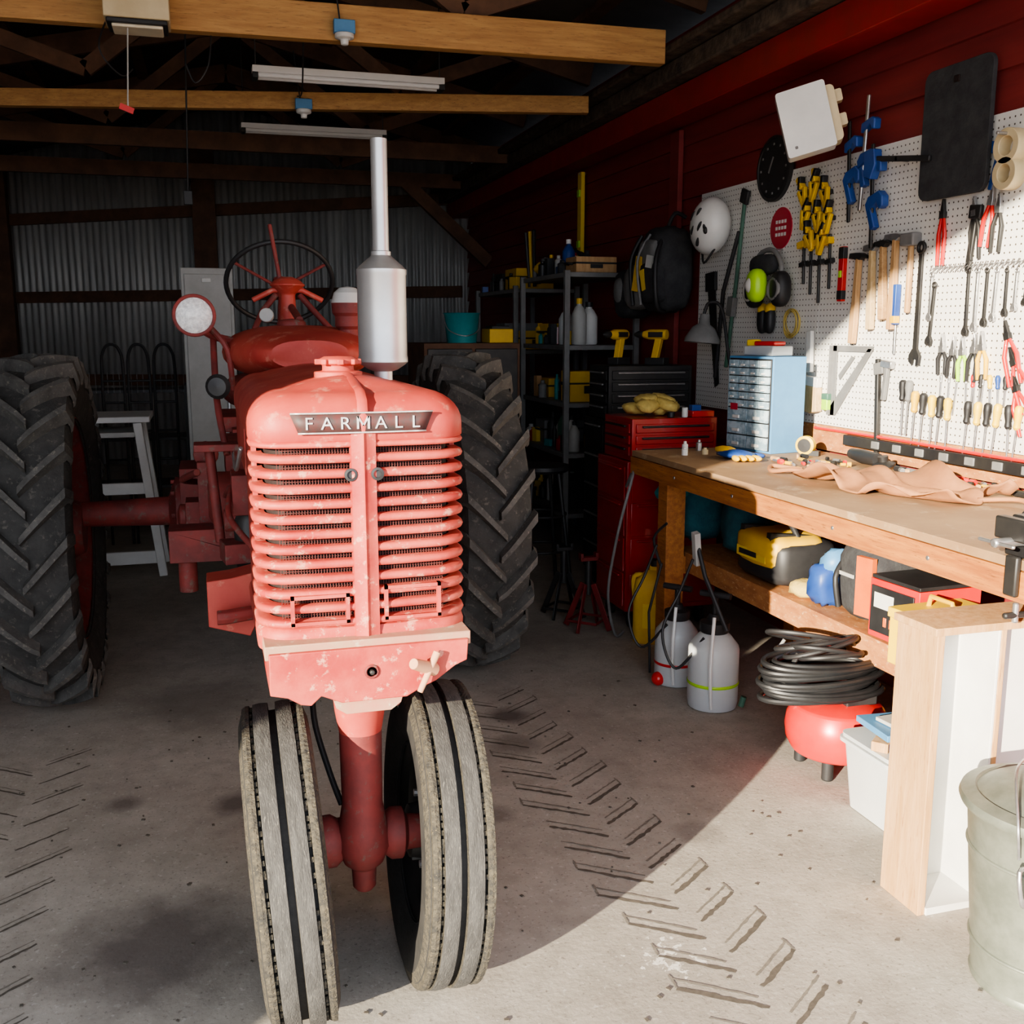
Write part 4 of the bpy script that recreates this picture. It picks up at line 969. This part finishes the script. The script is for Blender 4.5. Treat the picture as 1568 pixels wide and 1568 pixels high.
def drill(x,y,z,nm='cordless_drill',m=yel,a=0):
    b=Bd(nm);Mx=Matrix.Translation((x,y,z))@Matrix.Rotation(R(a),4,'Z')
    b.box((0,0,.02),(.12,.075,.04),black);b.box((.0,0,.09),(.04,.035,.12),m,(0,12,0));b.lathe((.06,0,.17),(-1,0,0),[(.028,0),(.03,.02),(.03,.11),(.024,.13),(.018,.15)],m,18)
    b.lathe((-.09,0,.17),(-1,0,0),[(.02,0),(.02,.03),(.010,.05),(.004,.06)],black,14);b.box((.0,0,.17),(.09,.065,.03),black)
    bmesh.ops.transform(b.bm,matrix=Mx,verts=b.bm.verts);b.done(.003)
drill(2.30,5.58,1.302,a=30);drill(2.48,5.45,1.302,nm='impact_driver',a=-50)
def shelf(nm,x0,x1,y0,y1,zs,m,top):
    b=Bd(nm)
    for x in(x0,x1):
        for y in(y0,y1): b.bb(x-.018,x+.018,y-.018,y+.018,0,top,m)
    for z in zs:
        b.bb(x0,x1,y0,y1,z-.03,z,m)
    b.done(.003)
shelf('shelving_unit',2.22,2.70,6.27,7.22,(.30,.70,1.03,1.40,1.86),grey,1.87)
shelf('shelving_unit',2.22,2.70,7.40,8.5,(.30,.75,1.35,1.80),grey,1.82)
def bottle(x,y,z,r,h,m,cap=black,nm='bottle'):
    z+=.001
    b=Bd(nm);b.lathe((x,y,z),(0,0,1),[(r*.9,0),(r,.01),(r,h*.65),(r*.6,h*.8),(r*.35,h*.85),(r*.35,h*.9)],m,18);b.lathe((x,y,z),(0,0,1),[(r*.4,h*.88),(r*.4,h),(0,h)],cap,14);b.done()
def case(x,y,z,sx,sy,sz,m,nm='tool_case',a=0):
    z+=.001
    b=Bd(nm);b.box((x,y,z+sz/2),(sx,sy,sz),m,(0,0,a));b.box((x,y,z+sz*.6),(sx*1.02,sy*1.02,.012),black,(0,0,a));b.tube([(x-sx/2,y-sy*.2,z+sz*.55),(x-sx/2-.03,y-sy*.15,z+sz*.6),(x-sx/2-.03,y+sy*.15,z+sz*.6),(x-sx/2,y+sy*.2,z+sz*.55)],.008,black)
    b.box((x,y-sy/2-.004,z+sz*.4),(sx*.3,.01,sz*.25),black,(0,0,a));b.done(.008)
for (x,y,z,sx,sy,sz,m) in((2.45,6.45,1.862,.28,.2,.10,wood),(2.45,7.0,1.40,.3,.22,.14,yel),(2.42,6.45,1.03,.28,.18,.20,yel),(2.5,6.72,1.03,.26,.2,.16,black),(2.45,7.05,.70,.3,.2,.16,grey),(2.45,6.6,.30,.3,.3,.2,blackm),(2.45,7.7,1.35,.3,.25,.14,yel),(2.45,8.1,1.35,.3,.25,.2,grey),(2.45,7.8,1.80,.3,.3,.16,yel),(2.45,7.7,.75,.3,.3,.2,black),(2.45,7.0,1.03,.28,.22,.13,yel),(2.45,8.15,1.80,.3,.2,.14,black)):
    case(x,y,z,sx,sy,sz,m)
b=Bd('paint_can');b.lathe((2.38,6.95,1.861),(0,0,1),[(.05,0),(.05,.09),(.052,.092),(.052,.1),(0,.098)],blue,20);b.done()
bottle(2.4,6.75,1.86,.045,.24,blue,whitep);bottle(2.48,6.85,1.86,.04,.16,white,redb);bottle(2.34,6.62,1.40,.05,.26,transl,whitep);bottle(2.36,6.42,1.40,.05,.30,greyl,yel);bottle(2.47,6.53,1.40,.06,.28,white,black);bottle(2.38,6.82,1.40,.04,.16,yel)
for k in range(5): bottle(2.32+.02*(k%2),6.38+.11*k,.70,.038,.2+.03*(k%3),[greyl,white,green,greyl,black][k])
for k in range(2): bottle(2.34+.05*(k%2),6.85+.14*k,.30,.05,.22+.03*(k%3),[white,green][k])
b=Bd('shelf_clutter')
pal=[yel,black,grey,greyl,redt,blue,fabric,teal,wood,yelb,whitep,blackm]
for zs,yr in((.701,(6.35,7.15)),(1.031,(6.35,7.15)),(1.401,(6.35,7.15)),(1.861,(6.55,7.15)),(.301,(6.9,7.15)),(.751,(7.5,8.4)),(1.351,(7.5,8.4)),(1.801,(7.5,8.4))):
    for k in range(13):
        y=random.uniform(*yr);x=random.uniform(2.25,2.34) if k<8 else random.uniform(2.5,2.66);m_=random.choice(pal)
        if random.random()<.5:
            h=random.uniform(.04,.15);b.box((x,y,zs+h/2),(random.uniform(.03,.07),random.uniform(.04,.11),h),m_,(0,0,random.uniform(-25,25)))
        else:
            h=random.uniform(.05,.18);r_=random.uniform(.015,.035);b.lathe((x,y,zs),(0,0,1),[(r_,0),(r_,h*.75),(r_*.5,h*.85),(r_*.5,h)],m_,12)
b.done(.003)
b=Bd('circular_saw');b.tube([(2.3,7.12,1.925),(2.3,7.05,1.935),(2.32,7.0,1.925)],[.03,.035,.02],yel,12);b.lathe((2.36,7.08,1.935),(-1,0,0),[(.07,0),(.07,.02),(.02,.025)],steel,24);b.box((2.36,7.12,1.882),(.1,.1,.02),black);b.done()
b=Bd('caulking_guns')
for k in range(3): b.tube([(2.4,7.50+.06*k,1.82),(2.38,7.46+.08*k,2.05),(2.36,7.4+.1*k,2.22)],.014,[black,yel,blackm][k])
b.done()
b=Bd('storage_cupboard');b.bb(1.32,1.95,6.4,6.95,0,1.415,beamd);b.bb(1.34,1.63,6.385,6.40,.05,1.38,blackm);b.bb(1.65,1.93,6.385,6.40,.05,1.38,blackm);b.box((1.60,6.375,.8),(.02,.02,.12),steel);b.done(.004)
b=Bd('teal_bucket');b.lathe((1.60,6.55,1.076),(0,0,1),[(.095,.34),(.115,.52),(.122,.525),(.118,.53),(.11,.52),(.092,.345),(0,.345)],teal,28,caps=False);b.tube([(1.48,6.55,1.60),(1.50,6.5,1.50),(1.60,6.44,1.46),(1.70,6.5,1.50),(1.72,6.55,1.60)],.004,steel,smooth=5);b.done(ang=50)
b=Bd('yellow_crate');b.box((1.84,6.55,1.46),(.16,.2,.09),yel);b.box((1.84,6.55,1.51),(.12,.16,.03),black);b.done(.006)
b=Bd('shop_stool');o=V3(1.82,5.55,0)
b.lathe(o,(0,0,1),[(.0,.70),(.15,.70),(.165,.715),(.16,.735),(.0,.745)],black,28,caps=False)
for k in range(4):
    a=R(45+90*k);b.cyl(o+V3(.11*math.cos(a),.11*math.sin(a),.70),o+V3(.20*math.cos(a),.20*math.sin(a),0),.012,blackm)
for z,r_ in((.25,.165),(.45,.142)): b.torus(o+V3(0,0,z),(0,0,1),r_,.008,blackm)
b.done()
def jack(x,y,m):
    b=Bd('jack_stand');o=V3(x,y,0)
    for k in range(4):
        a=R(45+90*k);b.box(o+V3(.075*math.cos(a),.075*math.sin(a),.12),(.03,.008,.25),m,(0,-22,45+90*k))
    b.torus(o+V3(0,0,.05),(0,0,1),.11,.008,m,4)
    b.cyl(o+V3(0,0,.18),o+V3(0,0,.36),.018,blackm);b.box(o+V3(0,0,.365),(.09,.04,.02),m);b.box(o+V3(.04,0,.38),(.015,.04,.03),m);b.box(o+V3(-.04,0,.38),(.015,.04,.03),m);b.done(.003)
redk=mk('dull_red_metal',(.22,.02,.02),(.15,.018,.018),.5)
jack(1.80,4.72,redk);jack(1.76,4.98,blackm)
b=Bd('black_air_hose');b.tube([(1.93,4.56,.75),(1.90,4.40,.86),(1.84,4.30,.80),(1.80,4.35,.55),(1.80,4.45,.25),(1.86,4.50,.03),(1.93,4.56,.02)],.007,grey,smooth=8);b.done()
# ---------------------------------------------------------------- LEFT SIDE
b=Bd('riding_mower');o=V3(-1.30,5.6,0)
b.box(o+V3(0,.1,.75),(.62,.9,.35),orange);b.box(o+V3(0,.0,1.0),(.5,.6,.25),orange,(8,0,0));b.box(o+V3(.1,.5,1.1),(.5,.4,.3),black)
b.box(o+V3(-.02,-.2,1.22),(.4,.2,.25),orange,(-15,0,0))
for sx in(-.38,.38):
    b.lathe(o+V3(sx-.09,-.3,.25),(1,0,0),[(.14,0),(.24,.02),(.25,.09),(.24,.16),(.14,.18)],rubberd,28);b.lathe(o+V3(sx-.1,.6,.34),(1,0,0),[(.18,0),(.32,.02),(.34,.1),(.32,.18),(.18,.2)],rubberd,28)
b.torus(o+V3(.14,.0,1.44),(0,.35,.94),.17,.018,black,36)
b.cyl(o+V3(.14,.0,1.44),o+V3(.14,-.1,1.1),.02,black)
b.cyl(o+V3(-.03,.0,1.44),o+V3(.31,.0,1.44),.012,black)
b.done(.03)
b=Bd('storage_locker');b.bb(-.13,.20,7.2,7.6,0,1.90,greyl);b.bb(-.11,.18,7.185,7.2,.05,1.86,greyl);b.box((.14,7.175,1.0),(.02,.02,.12),steel);b.box((.03,7.18,1.82),(.06,.01,.03),white);b.done(.006)
b=Bd('white_sawhorse_table');o=V3(-.55,6.75,0)
b.box(o+V3(0,0,.97),(.42,.5,.035),white);b.box(o+V3(-.05,-.05,.88),(.34,.4,.03),greyl)
for sx,sy in((-.17,-.2),(.17,-.2),(-.17,.2),(.17,.2)):
    b.box(o+V3(sx*1.1,sy,.475),(.05,.06,.955),white,(0,-6 if sx>0 else 6,0))
b.box(o+V3(0,-.2,.12),(.42,.03,.08),white);b.box(o+V3(0,-.2,.55),(.36,.03,.07),white);b.done(.004)
b=Bd('stacked_chairs')
for k in range(3):
    o=V3(-.62+.17*k,7.6,0)
    b.tube([o+V3(-.07,0,0),o+V3(-.07,0,.5),o+V3(-.07,.03,1.2),o+V3(-.05,.03,1.36),o+V3(.0,.03,1.40),o+V3(.05,.03,1.36),o+V3(.07,.03,1.2),o+V3(.07,0,.5),o+V3(.07,0,0)],.010,black,smooth=4)
    for z in(.6,.8,1.0,1.15): b.cyl(o+V3(-.07,.02,z),o+V3(.07,.02,z),.008,black)
b.done()
b=Bd('wire_rack')
for z in(.35,.7,1.05): b.bb(-1.0,-.15,7.9,8.3,z,z+.02,blackm)
for x in(-1.0,-.15):
    for y in(7.9,8.3): b.bb(x-.012,x+.012,y-.012,y+.012,0,1.1,blackm)
for k in range(22): b.cyl((-1.0+k*.04,7.9,1.05),(-1.0+k*.04,7.9,1.2),.003,steel,seg=6)
b.done()
b=Bd('rusty_drum');b.lathe((-1.02,3.86,0),(0,0,1),[(.10,0),(.115,.03),(.12,.15),(.115,.28),(.10,.34),(.05,.36),(0,.36)],rust,24);b.done()
b=Bd('blue_bucket');b.lathe((-1.15,4.45,0),(0,0,1),[(.12,0),(.15,.34),(.155,.345),(.145,.34),(.115,.01),(0,.01)],blue,28,caps=False);b.tube([(-1.30,4.45,.33),(-1.2,4.35,.40),(-1.0,4.45,.33)],.004,steel,smooth=5);b.done()
# ---------------------------------------------------------------- ceiling hung things
def fluoro(x0,x1,y,z,ztop):
    b=Bd('fluorescent_fixture');b.bb(x0,x1,y-.05,y+.05,z,z+.035,tubew);b.cyl((x0+.03,y-.03,z-.012),(x1-.03,y-.03,z-.012),.013,tubew);b.cyl((x0+.03,y+.03,z-.012),(x1-.03,y+.03,z-.012),.013,tubew)
    b.bb(x0,x0+.03,y-.05,y+.05,z-.03,z,blackm);b.bb(x1-.03,x1,y-.05,y+.05,z-.03,z,blackm)
    for x in(x0+.02,x1-.02): b.cyl((x,y,z+.03),(x,y,ztop(x)),.004,blackm,seg=6)
    b.done(.002)
fluoro(.32,1.38,6.05,2.87,lambda x:rz(x)-.06);fluoro(.33,1.38,8.0,2.93,lambda x:rz(x)-.06)
b=Bd('hanging_shop_heater');b.box((-.21,5.05,2.90),(.27,.20,.17),cream);b.box((-.21,5.05,2.805),(.25,.18,.02),black)
hb=mk('heater_bar',(.9,.8,.6),None,.4)
b.box((-.21,5.05,2.79),(.21,.14,.014),hb)
for x in(-.32,-.10): b.cyl((x,5.05,2.98),(x,5.05,3.7),.005,steel)
b.done(.006)
def sensor(x,y,z):
    b=Bd('lamp_socket');b.box((x,y,z),(.10,.04,.06),blues);b.lathe((x,y,z-.03),(0,0,-1),[(.045,0),(.045,.02),(.02,.028),(.018,.05),(0,.052)],whitep,20);b.cyl((x-.02,y,z+.03),(x-.05,y,z+.3),.004,black);b.done(.004)
sensor(.70,5.13,2.895);sensor(.64,6.56,2.83)
b=Bd('pull_cord');b.cyl((-.25,5.0,2.80),(-.27,5.0,2.46),.0035,greyl,seg=6);b.box((-.275,5.0,2.45),(.06,.02,.025),redb,(0,20,0));b.done()
b=Bd('hanging_cable');b.cyl((0,6.6,3.75),(-.05,6.6,2.30),.006,black,seg=6);b.box((-.05,6.6,2.27),(.05,.03,.08),black);b.done(.003)
b=Bd('ceiling_wires')
for pts in([(-.33,5.2,2.9),(-.38,5.1,2.72),(-.30,5.15,2.62),(-.25,5.2,2.66)],[(.1,5.25,2.85),(.08,5.2,2.70),(.02,5.2,2.62),(-.02,5.2,2.7)],[(.68,5.2,3.0),(.66,5.2,3.3),(.6,5.2,3.6)],[(.52,5.25,2.84),(.56,5.8,2.74),(.60,6.5,2.86)]):
    b.tube(pts,.004,black,6,smooth=5)
b.done()
# ---------------------------------------------------------------- light, world, camera
su=bpy.data.lights.new('sun','SUN');su.energy=15;su.angle=R(.55);su.color=(1,.88,.69)
so=bpy.data.objects.new('sun',su);sc.collection.objects.link(so)
dirv=V3(.756,.654,-.235);so.rotation_euler=dirv.to_track_quat('-Z','Y').to_euler();so.location=(-8,-7,4)
w=bpy.data.worlds.new('sky');sc.world=w;w.use_nodes=True
bg=w.node_tree.nodes['Background'];bg.inputs[0].default_value=(.82,.89,1,1);bg.inputs[1].default_value=3.1
cam=bpy.data.cameras.new('camera');co=bpy.data.objects.new('camera',cam);sc.collection.objects.link(co)
cam.angle=2*math.atan(.5);cam.clip_start=.05
co.location=(0,0,1.5);co.rotation_euler=(R(90-10.1),0,R(-16.5));sc.camera=co
sc.view_settings.view_transform='AgX'
try: sc.view_settings.look='AgX - Medium High Contrast'
except Exception: pass
sc.view_settings.exposure=0.25
